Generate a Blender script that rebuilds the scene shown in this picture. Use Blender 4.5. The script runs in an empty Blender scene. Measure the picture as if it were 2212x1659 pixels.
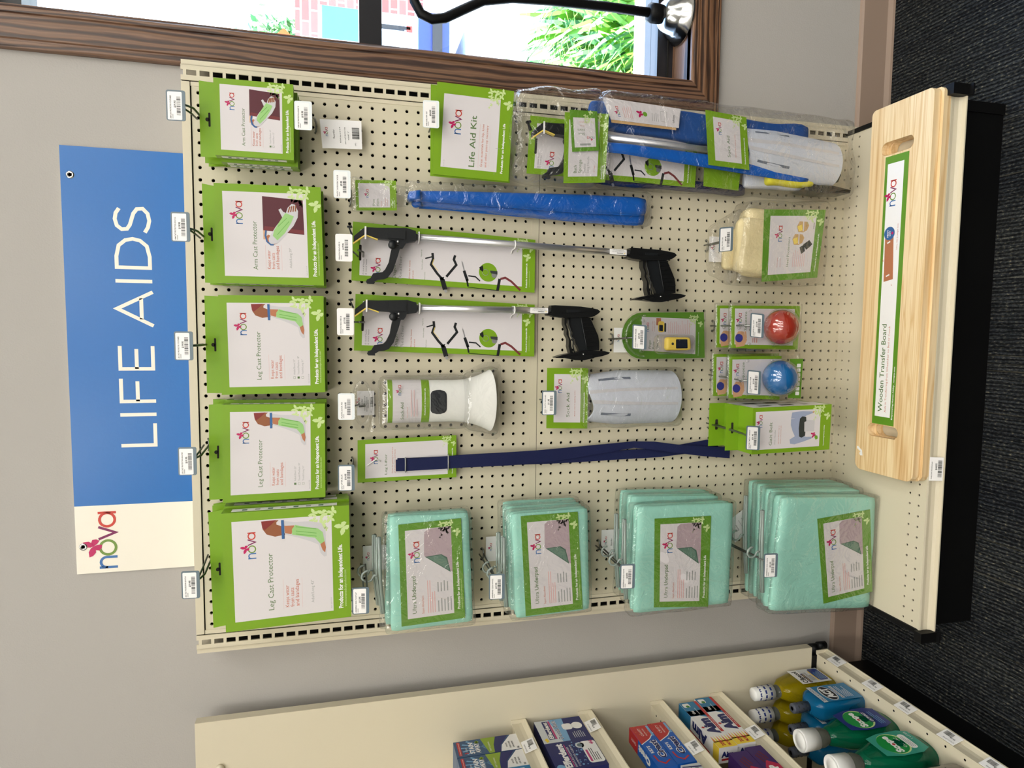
import bpy, math, random
from mathutils import Vector, Matrix
S = 0.0254            # everything below is written in inches; the floor is z = 0, the pegboard face is y = 0
sc = bpy.context.scene
COL = sc.collection
rnd = random.Random(7)
R = math.radians

# ---------------------------------------------------------------- camera
cd = bpy.data.cameras.new('camera'); cam = bpy.data.objects.new('camera', cd); COL.objects.link(cam)
fw = Vector((-0.0779404, 0.9665820, -0.2442162)).normalized()
rt0 = Vector((math.cos(-0.0804610), -math.sin(-0.0804610), 0)); up0 = rt0.cross(fw)
ro = -0.0097329
rt = rt0 * math.cos(ro) + up0 * math.sin(ro); up = up0 * math.cos(ro) - rt0 * math.sin(ro)
m = Matrix((-up, rt, -fw)).transposed().to_4x4()      # the phone was held on its side: image right is world down
m.translation = Vector((3.184, -60.912, 58.774)) * S
cam.matrix_world = m
cd.sensor_fit = 'HORIZONTAL'; cd.sensor_width = 36; cd.lens = 36 * 1436.98 / 2212; cd.clip_start = 0.02; cd.clip_end = 300
sc.camera = cam
# ---------------------------------------------------------------- world, sun, ceiling lights, exposure
EXPOSURE = 0.0
SKY = 9.0
SUN = 30.0
LAMP = 9.6
w = bpy.data.worlds.new('world'); sc.world = w; w.use_nodes = True
nt = w.node_tree; nt.nodes.clear()
o_ = nt.nodes.new('ShaderNodeOutputWorld'); bg = nt.nodes.new('ShaderNodeBackground')
tc = nt.nodes.new('ShaderNodeTexCoord'); sx = nt.nodes.new('ShaderNodeSeparateXYZ'); cr = nt.nodes.new('ShaderNodeValToRGB')
cr.color_ramp.elements[0].position = 0.0; cr.color_ramp.elements[0].color = (0.85, 0.92, 1.0, 1)
cr.color_ramp.elements[1].position = 0.6; cr.color_ramp.elements[1].color = (0.35, 0.58, 1.0, 1)
nt.links.new(tc.outputs['Generated'], sx.inputs[0]); nt.links.new(sx.outputs['Z'], cr.inputs[0])
nt.links.new(cr.outputs[0], bg.inputs[0]); nt.links.new(bg.outputs[0], o_.inputs[0]); bg.inputs[1].default_value = SKY
sd = bpy.data.lights.new('sun', 'SUN'); sun = bpy.data.objects.new('sun', sd); COL.objects.link(sun)
sd.energy = SUN; sd.angle = R(0.6); sd.color = (1.0, 0.95, 0.87)
sun.rotation_euler = Vector((-0.62, -0.075, -0.80)).to_track_quat('-Z', 'Y').to_euler()
vs = sc.view_settings
vs.view_transform = 'Standard'; vs.look = 'None'; vs.gamma = 1.0; vs.exposure = EXPOSURE
try: vs.use_curve_mapping = False
except Exception: pass
sc.display_settings.display_device = 'sRGB'
sc.cycles.max_bounces = 10; sc.cycles.diffuse_bounces = 4; sc.cycles.glossy_bounces = 4
sc.cycles.transmission_bounces = 8; sc.cycles.transparent_max_bounces = 24; sc.cycles.caustics_reflective = False
sc.cycles.caustics_refractive = False; sc.cycles.sample_clamp_indirect = 6

# ---------------------------------------------------------------- materials
def lin(c):
    c = c / 255.0
    return c / 12.92 if c <= 0.04045 else ((c + 0.055) / 1.055) ** 2.4
def rgb(c): return (lin(c[0]), lin(c[1]), lin(c[2]), 1)
M = {}
def mat(name, c, rough=0.5, metal=0.0, bump=0.0, bs=60.0, var=0.0, trans=0.0, ior=1.45, alpha=1.0, emit=0.0, coat=0.0, spec=0.5):
    m = bpy.data.materials.new(name); m.use_nodes = True; M[name] = m
    t = m.node_tree; b = t.nodes['Principled BSDF']
    b.inputs['Base Color'].default_value = rgb(c); b.inputs['Roughness'].default_value = rough
    b.inputs['Metallic'].default_value = metal; b.inputs['IOR'].default_value = ior
    b.inputs['Transmission Weight'].default_value = trans; b.inputs['Alpha'].default_value = alpha
    b.inputs['Coat Weight'].default_value = coat; b.inputs['Specular IOR Level'].default_value = spec
    if emit: b.inputs['Emission Color'].default_value = rgb(c); b.inputs['Emission Strength'].default_value = emit
    if bump or var:
        g = t.nodes.new('ShaderNodeTexCoord'); n = t.nodes.new('ShaderNodeTexNoise')
        n.inputs['Scale'].default_value = bs; n.inputs['Detail'].default_value = 4
        t.links.new(g.outputs['Object'], n.inputs['Vector'])
        if bump:
            bp = t.nodes.new('ShaderNodeBump'); bp.inputs['Strength'].default_value = bump; bp.inputs['Distance'].default_value = 0.002
            t.links.new(n.outputs['Fac'], bp.inputs['Height']); t.links.new(bp.outputs[0], b.inputs['Normal'])
        if var:
            x = t.nodes.new('ShaderNodeMixRGB'); x.inputs[1].default_value = rgb([k * (1 - var) for k in c]); x.inputs[2].default_value = rgb([min(255, k * (1 + var)) for k in c])
            t.links.new(n.outputs['Fac'], x.inputs[0]); t.links.new(x.outputs[0], b.inputs['Base Color'])
    return m
def film(name, fac=0.07, bs=30.0, bump=1.0, rough=0.12, tint=(255, 255, 255)):
    m = bpy.data.materials.new(name); m.use_nodes = True; M[name] = m
    t = m.node_tree; t.nodes.clear(); N = t.nodes.new
    out = N('ShaderNodeOutputMaterial'); mx = N('ShaderNodeMixShader'); tr = N('ShaderNodeBsdfTransparent'); gl = N('ShaderNodeBsdfGlossy')
    tr.inputs[0].default_value = rgb(tint); gl.inputs['Roughness'].default_value = rough
    lw = N('ShaderNodeLayerWeight'); lw.inputs[0].default_value = 0.35
    ad = N('ShaderNodeMath'); ad.operation = 'MULTIPLY_ADD'; ad.inputs[1].default_value = 0.35; ad.inputs[2].default_value = fac
    tcx = N('ShaderNodeTexCoord'); no = N('ShaderNodeTexNoise'); no.inputs['Scale'].default_value = bs; no.inputs['Detail'].default_value = 3; no.inputs['Distortion'].default_value = 1.5
    bp = N('ShaderNodeBump'); bp.inputs['Strength'].default_value = bump; bp.inputs['Distance'].default_value = 0.01
    L = t.links.new
    L(tcx.outputs['Object'], no.inputs['Vector']); L(no.outputs['Fac'], bp.inputs['Height']); L(bp.outputs[0], gl.inputs['Normal']); L(bp.outputs[0], lw.inputs['Normal'])
    L(lw.outputs['Facing'], ad.inputs[0]); L(ad.outputs[0], mx.inputs[0]); L(tr.outputs[0], mx.inputs[1]); L(gl.outputs[0], mx.inputs[2]); L(mx.outputs[0], out.inputs[0])
    return m
def ramp_mat(name, kind, stops, scale, rough=0.5, bump=0.0, detail=6, dist=0.0, wave=None, spec=0.5):
    """noise / wave colour ramp in object space; scale is per axis, per metre"""
    m = bpy.data.materials.new(name); m.use_nodes = True; M[name] = m
    t = m.node_tree; b = t.nodes['Principled BSDF']; N = t.nodes.new; L = t.links.new
    g = N('ShaderNodeTexCoord'); mp = N('ShaderNodeMapping'); mp.inputs['Scale'].default_value = scale
    L(g.outputs['Object'], mp.inputs[0])
    if kind == 'noise':
        n = N('ShaderNodeTexNoise'); n.inputs['Scale'].default_value = 1; n.inputs['Detail'].default_value = detail; n.inputs['Distortion'].default_value = dist; n.inputs['Roughness'].default_value = 0.6
    else:
        n = N('ShaderNodeTexWave'); n.bands_direction = wave; n.inputs['Scale'].default_value = 1; n.inputs['Distortion'].default_value = dist
        n.inputs['Detail'].default_value = detail; n.inputs['Detail Scale'].default_value = 0.7
    L(mp.outputs[0], n.inputs['Vector'])
    c = N('ShaderNodeValToRGB'); e = c.color_ramp.elements
    e[0].position, e[0].color = stops[0][0], rgb(stops[0][1]); e[1].position, e[1].color = stops[-1][0], rgb(stops[-1][1])
    for p, q in stops[1:-1]: k = e.new(p); k.color = rgb(q)
    L(n.outputs['Fac'], c.inputs[0]); L(c.outputs[0], b.inputs['Base Color']); b.inputs['Roughness'].default_value = rough; b.inputs['Specular IOR Level'].default_value = spec
    if bump:
        bp = N('ShaderNodeBump'); bp.inputs['Strength'].default_value = bump; bp.inputs['Distance'].default_value = 0.003
        L(n.outputs['Fac'], bp.inputs['Height']); L(bp.outputs[0], b.inputs['Normal'])
    return m

GREEN = (118, 158, 30); GREEN2 = (92, 140, 38)
mat('wall_paint', (172, 168, 163), 0.75, bump=0.25, bs=260)
mat('ceiling_white', (225, 224, 218), 0.9)
mat('base_taupe', (150, 130, 116), 0.45)
mat('cream_metal', (208, 199, 176), 0.38, bump=0.05, bs=300)
mat('peg_cream', (202, 194, 170), 0.5, var=0.03, bs=9)
mat('gap_dark', (30, 27, 22), 0.9); mat('hole_shade', (8, 8, 8), 0.95, spec=0.1)
mat('black_metal', (9, 9, 10), 0.5, spec=0.25)
mat('black_plastic', (12, 13, 14), 0.36, bump=0.05, bs=400)
mat('black_jaw', (18, 21, 24), 0.42)
mat('chrome', (190, 190, 188), 0.18, metal=1.0)
mat('wire', (128, 130, 126), 0.3, metal=0.9)
mat('wire_dark', (72, 86, 74), 0.38, metal=0.7)
mat('alu', (205, 205, 208), 0.3, metal=0.85)
mat('plate', (96, 112, 122), 0.35)
mat('plate_clear', (226, 232, 234), 0.25)
mat('paper', (236, 234, 233), 0.5)
mat('panelw', (212, 207, 209), 0.42)
mat('signw', (236, 230, 216), 0.4)
mat('signb', (28, 104, 178), 0.3, bump=0.12, bs=90)
mat('green', GREEN, 0.35); mat('green2', GREEN2, 0.35); mat('greenl', (196, 216, 150), 0.4)
mat('ink', (52, 56, 54), 0.5); mat('inkg', (88, 116, 70), 0.5); mat('inkl', (150, 152, 150), 0.5); mat('inkr', (188, 96, 66), 0.5); mat('inkp', (215, 168, 165), 0.5)
mat('logo_n', (60, 110, 172), 0.4); mat('logo_o', (112, 142, 62), 0.4); mat('logo_v', (120, 28, 84), 0.4); mat('logo_a', (198, 62, 48), 0.4); mat('logo_b', (186, 24, 92), 0.4)
mat('maroon', (84, 34, 44), 0.5); mat('maroon2', (112, 44, 48), 0.5)
mat('skin', (176, 112, 78), 0.5); mat('skind', (140, 84, 52), 0.5); mat('skinl', (206, 160, 122), 0.5)
mat('pbag', (196, 194, 198), 0.5); mat('pgreen', (150, 196, 122), 0.5); mat('pgreen2', (112, 170, 84), 0.5); mat('pblue', (52, 96, 150), 0.5); mat('short', (128, 42, 40), 0.5)
mat('pinkg', (172, 152, 158), 0.6); mat('dgreen', (92, 122, 106), 0.6); mat('dgreen2', (66, 96, 82), 0.6)
mat('mint', (150, 207, 190), 0.6, bump=0.25, bs=20, var=0.04)
mat('hangerp', (200, 214, 208), 0.15, trans=0.6)
mat('bluep', (18, 92, 184), 0.28); mat('navy', (7, 18, 66), 0.8, bump=0.4, bs=900)
mat('kitblue', (30, 74, 140), 0.5, bump=0.6, bs=120)
mat('terry', (200, 204, 214), 0.9, bump=0.5, bs=500); mat('terryd', (110, 116, 130), 0.9)
mat('fleece', (222, 206, 160), 0.95, bump=0.8, bs=120)
mat('yellow', (232, 206, 96), 0.4); mat('sponge', (214, 206, 60), 0.8)
mat('whitep', (236, 236, 230), 0.15); mat('darkhole', (38, 42, 46), 0.3)
mat('orange', (236, 112, 60), 0.5); mat('oxy', (226, 196, 84), 0.3); mat('screen', (24, 30, 42), 0.2)
mat('redball', (158, 44, 26), 0.25, coat=0.6); mat('blueball', (14, 96, 158), 0.25, coat=0.6); mat('handblue', (56, 58, 140), 0.4)
mat('shirt', (150, 160, 186), 0.7)
mat('edgewood', (196, 160, 110), 0.55)
film('film', 0.05, 22, 1.1, 0.08); film('film_soft', 0.05, 20, 1.2, 0.08); film('blister', 0.06, 14, 0.6, 0.04)
film('haze', 0.16, 18, 1.0, 0.2)
ramp_mat('oak_v', 'wave', [(0.0, (58, 42, 36)), (0.35, (92, 66, 52)), (0.7, (126, 94, 72)), (1.0, (112, 84, 66))], (22, 22, 2.2), 0.42, 0.35, 5, 14.0, 'X')
ramp_mat('oak_h', 'wave', [(0.0, (58, 42, 34)), (0.35, (94, 66, 48)), (0.7, (130, 96, 70)), (1.0, (120, 86, 62))], (2.2, 22, 22), 0.42, 0.35, 5, 14.0, 'Z')
ramp_mat('pine', 'noise', [(0.30, (196, 152, 98)), (0.40, (222, 190, 142)), (0.48, (232, 206, 162)), (0.52, (214, 178, 126)), (0.58, (236, 212, 170)), (0.70, (226, 198, 152))], (1.1, 34, 20), 0.5, 0.05, 3, 0.6)

def carpet():
    m = bpy.data.materials.new('carpet'); m.use_nodes = True; M['carpet'] = m; t = m.node_tree; b = t.nodes['Principled BSDF']; N = t.nodes.new; L = t.links.new
    g = N('ShaderNodeTexCoord'); b.inputs['Roughness'].default_value = 0.97; b.inputs['Specular IOR Level'].default_value = 0.1
    def tex(kind, sc_, **k):
        mp = N('ShaderNodeMapping'); mp.inputs['Scale'].default_value = sc_; L(g.outputs['Object'], mp.inputs[0]); n = N(kind); L(mp.outputs[0], n.inputs['Vector'])
        for a, v in k.items(): n.inputs[a].default_value = v
        return n
    def ramp(src, st):
        c = N('ShaderNodeValToRGB'); e = c.color_ramp.elements; e[0].position, e[0].color = st[0][0], rgb(st[0][1]); e[1].position, e[1].color = st[-1][0], rgb(st[-1][1])
        for p, q in st[1:-1]: k = e.new(p); k.color = rgb(q)
        L(src.outputs['Fac'], c.inputs[0]); return c
    rib = tex('ShaderNodeTexWave', (34, 3, 1), Scale=1.0, Distortion=3.5, Detail=3.0)
    rib.inputs['Detail Scale'].default_value = 6.0
    tuft = tex('ShaderNodeTexNoise', (260, 120, 1), Scale=1.0, Detail=3.0); band = tex('ShaderNodeTexNoise', (5.2, 0.12, 1), Scale=1.0, Detail=2.0); fine = tex('ShaderNodeTexNoise', (95, 0.8, 1), Scale=1.0, Detail=1.0)
    c1 = ramp(tuft, [(0.3, (26, 29, 34)), (0.5, (58, 62, 68)), (0.62, (84, 86, 86)), (0.75, (160, 152, 128))]); c2 = ramp(rib, [(0.0, (70, 70, 74)), (0.5, (215, 215, 215)), (1.0, (255, 255, 255))]); c3 = ramp(band, [(0.35, (150, 156, 168)), (0.6, (255, 250, 236))])
    c4 = ramp(fine, [(0.0, (0, 0, 0)), (0.66, (0, 0, 0)), (0.70, (74, 70, 56)), (0.74, (0, 0, 0))])
    m1 = N('ShaderNodeMixRGB'); m1.blend_type = 'MULTIPLY'; m1.inputs[0].default_value = 0.85; L(c1.outputs[0], m1.inputs[1]); L(c2.outputs[0], m1.inputs[2])
    m2 = N('ShaderNodeMixRGB'); m2.blend_type = 'MULTIPLY'; m2.inputs[0].default_value = 0.8; L(m1.outputs[0], m2.inputs[1]); L(c3.outputs[0], m2.inputs[2])
    m3 = N('ShaderNodeMixRGB'); m3.blend_type = 'ADD'; m3.inputs[0].default_value = 0.7; L(m2.outputs[0], m3.inputs[1]); L(c4.outputs[0], m3.inputs[2]); L(m3.outputs[0], b.inputs['Base Color'])
    bp = N('ShaderNodeBump'); bp.inputs['Strength'].default_value = 1.0; bp.inputs['Distance'].default_value = 0.004; L(rib.outputs['Fac'], bp.inputs['Height']); L(bp.outputs[0], b.inputs['Normal'])
carpet()
ramp_mat('concrete', 'noise', [(0.3, (190, 190, 186)), (0.7, (222, 222, 216))], (2, 2, 2), 0.9)
ramp_mat('mulch_mat', 'noise', [(0.3, (92, 70, 58)), (0.5, (150, 124, 108)), (0.62, (208, 196, 186))], (26, 26, 26), 0.95, 1.0, 8)
mat('leaf', (104, 156, 44), 0.5, var=0.3, bs=5); mat('leaf2', (74, 130, 60), 0.6); mat('bark', (90, 70, 54), 0.9)
mat('truckwhite', (232, 234, 236), 0.3); mat('truckblue', (40, 62, 130), 0.3); mat('teal', (70, 130, 136), 0.2); mat('tailred', (206, 60, 50), 0.3); mat('sorange', (240, 96, 30), 0.5); mat('tyre', (30, 30, 32), 0.8)
mat('frame_black', (34, 34, 38), 0.35)
def brick():
    m = bpy.data.materials.new('brick'); m.use_nodes = True; M['brick'] = m; t = m.node_tree; b = t.nodes['Principled BSDF']
    g = t.nodes.new('ShaderNodeTexCoord'); mp = t.nodes.new('ShaderNodeMapping'); mp.inputs['Rotation'].default_value = (R(90), 0, 0)
    n = t.nodes.new('ShaderNodeTexBrick'); n.inputs['Color1'].default_value = rgb((176, 92, 82)); n.inputs['Color2'].default_value = rgb((150, 72, 64)); n.inputs['Mortar'].default_value = rgb((200, 190, 186))
    n.inputs['Scale'].default_value = 1.2; n.inputs['Brick Width'].default_value = 0.5; n.inputs['Row Height'].default_value = 0.2; n.inputs['Mortar Size'].default_value = 0.02
    t.links.new(g.outputs['Object'], mp.inputs[0]); t.links.new(mp.outputs[0], n.inputs['Vector']); t.links.new(n.outputs['Color'], b.inputs['Base Color'])
brick()
def glassm():
    m = bpy.data.materials.new('window_glass'); m.use_nodes = True; M['window_glass'] = m; t = m.node_tree; t.nodes.clear()
    o = t.nodes.new('ShaderNodeOutputMaterial'); mx = t.nodes.new('ShaderNodeMixShader'); a = t.nodes.new('ShaderNodeBsdfTransparent'); g = t.nodes.new('ShaderNodeBsdfGlossy')
    g.inputs['Roughness'].default_value = 0.0; mx.inputs[0].default_value = 0.06; a.inputs[0].default_value = (0.94, 0.97, 0.97, 1)
    t.links.new(a.outputs[0], mx.inputs[1]); t.links.new(g.outputs[0], mx.inputs[2]); t.links.new(mx.outputs[0], o.inputs[0])
glassm()
mat('lampface', (255, 252, 244), 0.5, emit=LAMP)

# ---------------------------------------------------------------- mesh building
LOC = {}
def V(*a): return Vector(a)
class MB:
    def __init__(s): s.v = []; s.f = []; s.mi = []; s.sm = []; s.ms = []
    def idx(s, m):
        if m not in s.ms: s.ms.append(m)
        return s.ms.index(m)
    def add(s, vs, fs, m, smooth=False):
        b = len(s.v); s.v += [tuple(p) for p in vs]; i = s.idx(m)
        for f in fs: s.f.append([b + k for k in f]); s.mi.append(i); s.sm.append(smooth)
        return s
    def hexa(s, A, B, m):
        """A: 4 front corners TL TR BR BL, B: the 4 behind them"""
        return s.add(list(A) + list(B), [(0, 3, 2, 1), (4, 5, 6, 7), (0, 1, 5, 4), (1, 2, 6, 5), (2, 3, 7, 6), (3, 0, 4, 7)], m)
    def box(s, x0, x1, y0, y1, z0, z1, m):
        return s.hexa([(x0, y0, z1), (x1, y0, z1), (x1, y0, z0), (x0, y0, z0)], [(x0, y1, z1), (x1, y1, z1), (x1, y1, z0), (x0, y1, z0)], m)
    def qbox(s, q, y, t, m):
        ys = y if isinstance(y, (list, tuple)) else (y,) * 4
        return s.hexa([(a, yy, c) for (a, c), yy in zip(q, ys)], [(a, yy + t, c) for (a, c), yy in zip(q, ys)], m)
    def prism(s, poly, y0, y1, m, smooth=False, ax='y'):
        n = len(poly); f = lambda a, b, c: {'y': (a, c, b), 'x': (c, a, b), 'z': (a, b, c)}[ax]
        v = [f(a, b, y0) for a, b in poly] + [f(a, b, y1) for a, b in poly]
        s.add(v, [tuple(range(n)), tuple(range(2 * n - 1, n - 1, -1))], m)
        return s.add(v, [(i, (i + 1) % n, n + (i + 1) % n, n + i) for i in range(n)], m, smooth)
    def tube(s, pts, r, m, n=8, closed=False, flat=None):
        P = [Vector(p) for p in pts]; k = len(P); vs = []; prev = None
        rr = r if isinstance(r, (list, tuple)) else [r] * k
        for i, p in enumerate(P):
            if closed: d = P[(i + 1) % k] - P[i - 1]
            else: d = P[min(i + 1, k - 1)] - P[max(i - 1, 0)]
            d.normalize()
            if prev is None:
                a = d.orthogonal().normalized()
                if flat: a = (Vector(flat) - d * Vector(flat).dot(d)).normalized()
            else: a = (prev - d * prev.dot(d)).normalized()
            prev = a; b = d.cross(a)
            for j in range(n):
                t = 2 * math.pi * j / n; vs.append(p + (a * math.cos(t) + b * math.sin(t)) * rr[i])
        fs = []
        for i in range(k if closed else k - 1):
            q = (i + 1) % k
            for j in range(n): fs.append((i * n + j, i * n + (j + 1) % n, q * n + (j + 1) % n, q * n + j))
        if not closed: fs += [tuple(range(n - 1, -1, -1)), tuple(range((k - 1) * n, k * n))]
        return s.add(vs, fs, m, True)
    def lathe(s, prof, c, m, n=24, ax='z', sq=(1, 1), a0=0.0, a1=360.0, caps=True):
        vs = []; full = abs(a1 - a0 - 360) < 1e-6; nn = n if full else n + 1
        for r, h in prof:
            for j in range(nn):
                t = R(a0 + (a1 - a0) * j / n); a, b = r * math.cos(t) * sq[0], r * math.sin(t) * sq[1]
                vs.append({'z': (c[0] + a, c[1] + b, c[2] + h), 'y': (c[0] + a, c[1] + h, c[2] + b), 'x': (c[0] + h, c[1] + a, c[2] + b)}[ax])
        fs = []
        for i in range(len(prof) - 1):
            for j in range(n):
                q = (j + 1) % nn if full else j + 1
                fs.append((i * nn + j, i * nn + q, (i + 1) * nn + q, (i + 1) * nn + j))
        s.add(vs, fs, m, True)
        if full and caps:
            k = len(prof) - 1
            if prof[0][0] > 1e-6: s.add(vs[:nn], [tuple(range(nn))], m)
            if prof[k][0] > 1e-6: s.add(vs[k * nn:], [tuple(range(nn))], m)
        return s
    def soft(s, q, y0, y1, r, m, n=(14, 3, 14), amp=0.0, seed=0, bulge=0.0, open_top=0.0):
        """rounded, slightly uneven block: q = front quad TL TR BR BL in x,z; y0 front, y1 back"""
        rg = random.Random(seed); ph = [rg.uniform(0, 6.28) for _ in range(8)]; fr = [rg.uniform(0.5, 1.6) for _ in range(8)]
        W = math.dist(q[0], q[1]); H = math.dist(q[0], q[3]); T = abs(y1 - y0); r = min(r, T / 2 * 0.98)
        hx, hy, hz = W / 2, T / 2, H / 2; cache = {}; vs = []; fs = []
        def put(a, b, c):
            k = (round(a, 5), round(b, 5), round(c, 5))
            if k in cache: return cache[k]
            p = Vector((a * hx, b * hy, c * hz)); i = Vector((max(-hx + r, min(hx - r, p.x)), max(-hy + r, min(hy - r, p.y)), max(-hz + r, min(hz - r, p.z))))
            d = p - i
            if d.length > 1e-9: d = d.normalized() * r
            p = i + d; nn = d.normalized() if d.length > 1e-9 else Vector((0, 0, 0))
            x, z = p.x, p.z
            w = sum(math.sin(x * fr[j] + z * fr[j + 1] * (1 if j % 2 else -1) + p.y * 2 + ph[j]) for j in range(0, 7)) / 4 * amp
            p = p + nn * w
            if bulge and abs(nn.y) > 0.5: p.y += math.copysign(bulge * (1 - a * a) * (1 - c * c), nn.y)
            u, t = (p.x / W + 0.5), (0.5 - p.z / H)
            X = (q[0][0] * (1 - u) + q[1][0] * u) * (1 - t) + (q[3][0] * (1 - u) + q[2][0] * u) * t
            Z = (q[0][1] * (1 - u) + q[1][1] * u) * (1 - t) + (q[3][1] * (1 - u) + q[2][1] * u) * t
            vs.append((X, (y0 + y1) / 2 + p.y, Z)); cache[k] = len(vs) - 1; return cache[k]
        for ax in range(3):
            o = [k for k in range(3) if k != ax]; na, nb = n[o[0]], n[o[1]]
            for sg in (-1, 1):
                for i in range(na):
                    for j in range(nb):
                        c4 = []
                        for di, dj in ((0, 0), (1, 0), (1, 1), (0, 1)):
                            p = [0, 0, 0]; p[ax] = sg; p[o[0]] = -1 + 2 * (i + di) / na; p[o[1]] = -1 + 2 * (j + dj) / nb; c4.append(put(*p))
                        if (sg > 0) != (ax == 1): c4 = c4
                        else: c4 = c4[::-1]
                        fs.append(tuple(c4))
        return s.add(vs, fs, m, True)
    def build(s, name, parent=None, loc=None):
        me = bpy.data.meshes.new(name); L = Vector(loc) if loc is not None else (LOC[parent.name] if parent else Vector((0, 0, 0)))
        me.from_pydata([tuple((Vector(p) - L) * S) for p in s.v], [], s.f)
        for k in s.ms: me.materials.append(M[k])
        me.polygons.foreach_set('material_index', s.mi); me.polygons.foreach_set('use_smooth', s.sm); me.update()
        ob = bpy.data.objects.new(name, me); COL.objects.link(ob)
        if parent: ob.parent = parent
        else: ob.location = L * S
        LOC[ob.name] = L
        return ob
def props(o, label, cat, group=None, kind=None):
    if label: o['label'] = label
    if cat: o['category'] = cat
    if group: o['group'] = group
    if kind: o['kind'] = kind
    return o
def thing(name, label, cat, loc, group=None):
    o = bpy.data.objects.new(name, None); COL.objects.link(o); o.location = Vector(loc) * S; o.empty_display_size = 0.02
    LOC[o.name] = Vector(loc); return props(o, label, cat, group)
def part(mb, name, parent, label=None):
    o = mb.build(name, parent)
    if label: o['label'] = label
    return o
def struct(mb, name, label, cat='room', kind='structure'):
    o = mb.build(name); props(o, label, cat, kind=kind); return o
def solo(mb, name, label, cat, loc, group=None, kind=None): return props(mb.build(name, None, loc), label, cat, group, kind)

# ---------------------------------------------------------------- printed artwork laid on a face
_T = {}
def glyphs(txt, bold):
    k = (txt, bold)
    if k not in _T:
        cu = bpy.data.curves.new('t', 'FONT'); cu.body = txt; cu.size = 1; cu.resolution_u = 2; cu.offset = bold
        ob = bpy.data.objects.new('t', cu); COL.objects.link(ob); dg = bpy.context.evaluated_depsgraph_get()
        me = bpy.data.meshes.new_from_object(ob.evaluated_get(dg))
        v = [(p.co.x, p.co.y) for p in me.vertices]; f = [tuple(p.vertices) for p in me.polygons]
        bpy.data.meshes.remove(me); bpy.data.objects.remove(ob); bpy.data.curves.remove(cu)
        x0 = min([a for a, b in v] or [0]); x1 = max([a for a, b in v] or [1])
        _T[k] = ([(a - x0, b) for a, b in v], f, x1 - x0)
    return _T[k]
CAP = max(b for a, b in glyphs('H', 0.0)[0])
def stroke(pts, wd, closed=False):
    P = [Vector(p) for p in pts]; n = len(P); L = []; Rr = []
    for i, p in enumerate(P):
        a = P[i - 1] if (i or closed) else None; b = P[(i + 1) % n] if (i < n - 1 or closed) else None
        d1 = (p - a).normalized() if a is not None else None; d2 = (b - p).normalized() if b is not None else None
        d = (d1 + d2) if d1 is not None and d2 is not None else (d1 if d1 is not None else d2)
        if d.length < 1e-6: d = d1
        d.normalize(); nn = Vector((-d.y, d.x)); k = 1.0
        if d1 is not None and d2 is not None: k = 1 / max(0.4, nn.dot(Vector((-d1.y, d1.x))))
        L.append(p + nn * wd / 2 * k); Rr.append(p - nn * wd / 2 * k)
    return [(L[i], L[(i + 1) % n], Rr[(i + 1) % n], Rr[i]) for i in range(n if closed else n - 1)]
def arc(cx, cy, r, a0, a1, n=14, sy=1.0): return [(cx + r * math.cos(R(a0 + (a1 - a0) * i / n)), cy + r * sy * math.sin(R(a0 + (a1 - a0) * i / n))) for i in range(n + 1)]
FLY = [[(0, -.1), (0.05, 0.3), (0.35, 0.75), (0.95, 1.0), (1.02, 0.6), (0.8, 0.1), (.4, -.12)], [(0, -.1), (0.55, -0.08), (0.78, -0.35), (0.62, -0.75), (0.3, -0.95), (0.08, -0.6)]]
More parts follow.
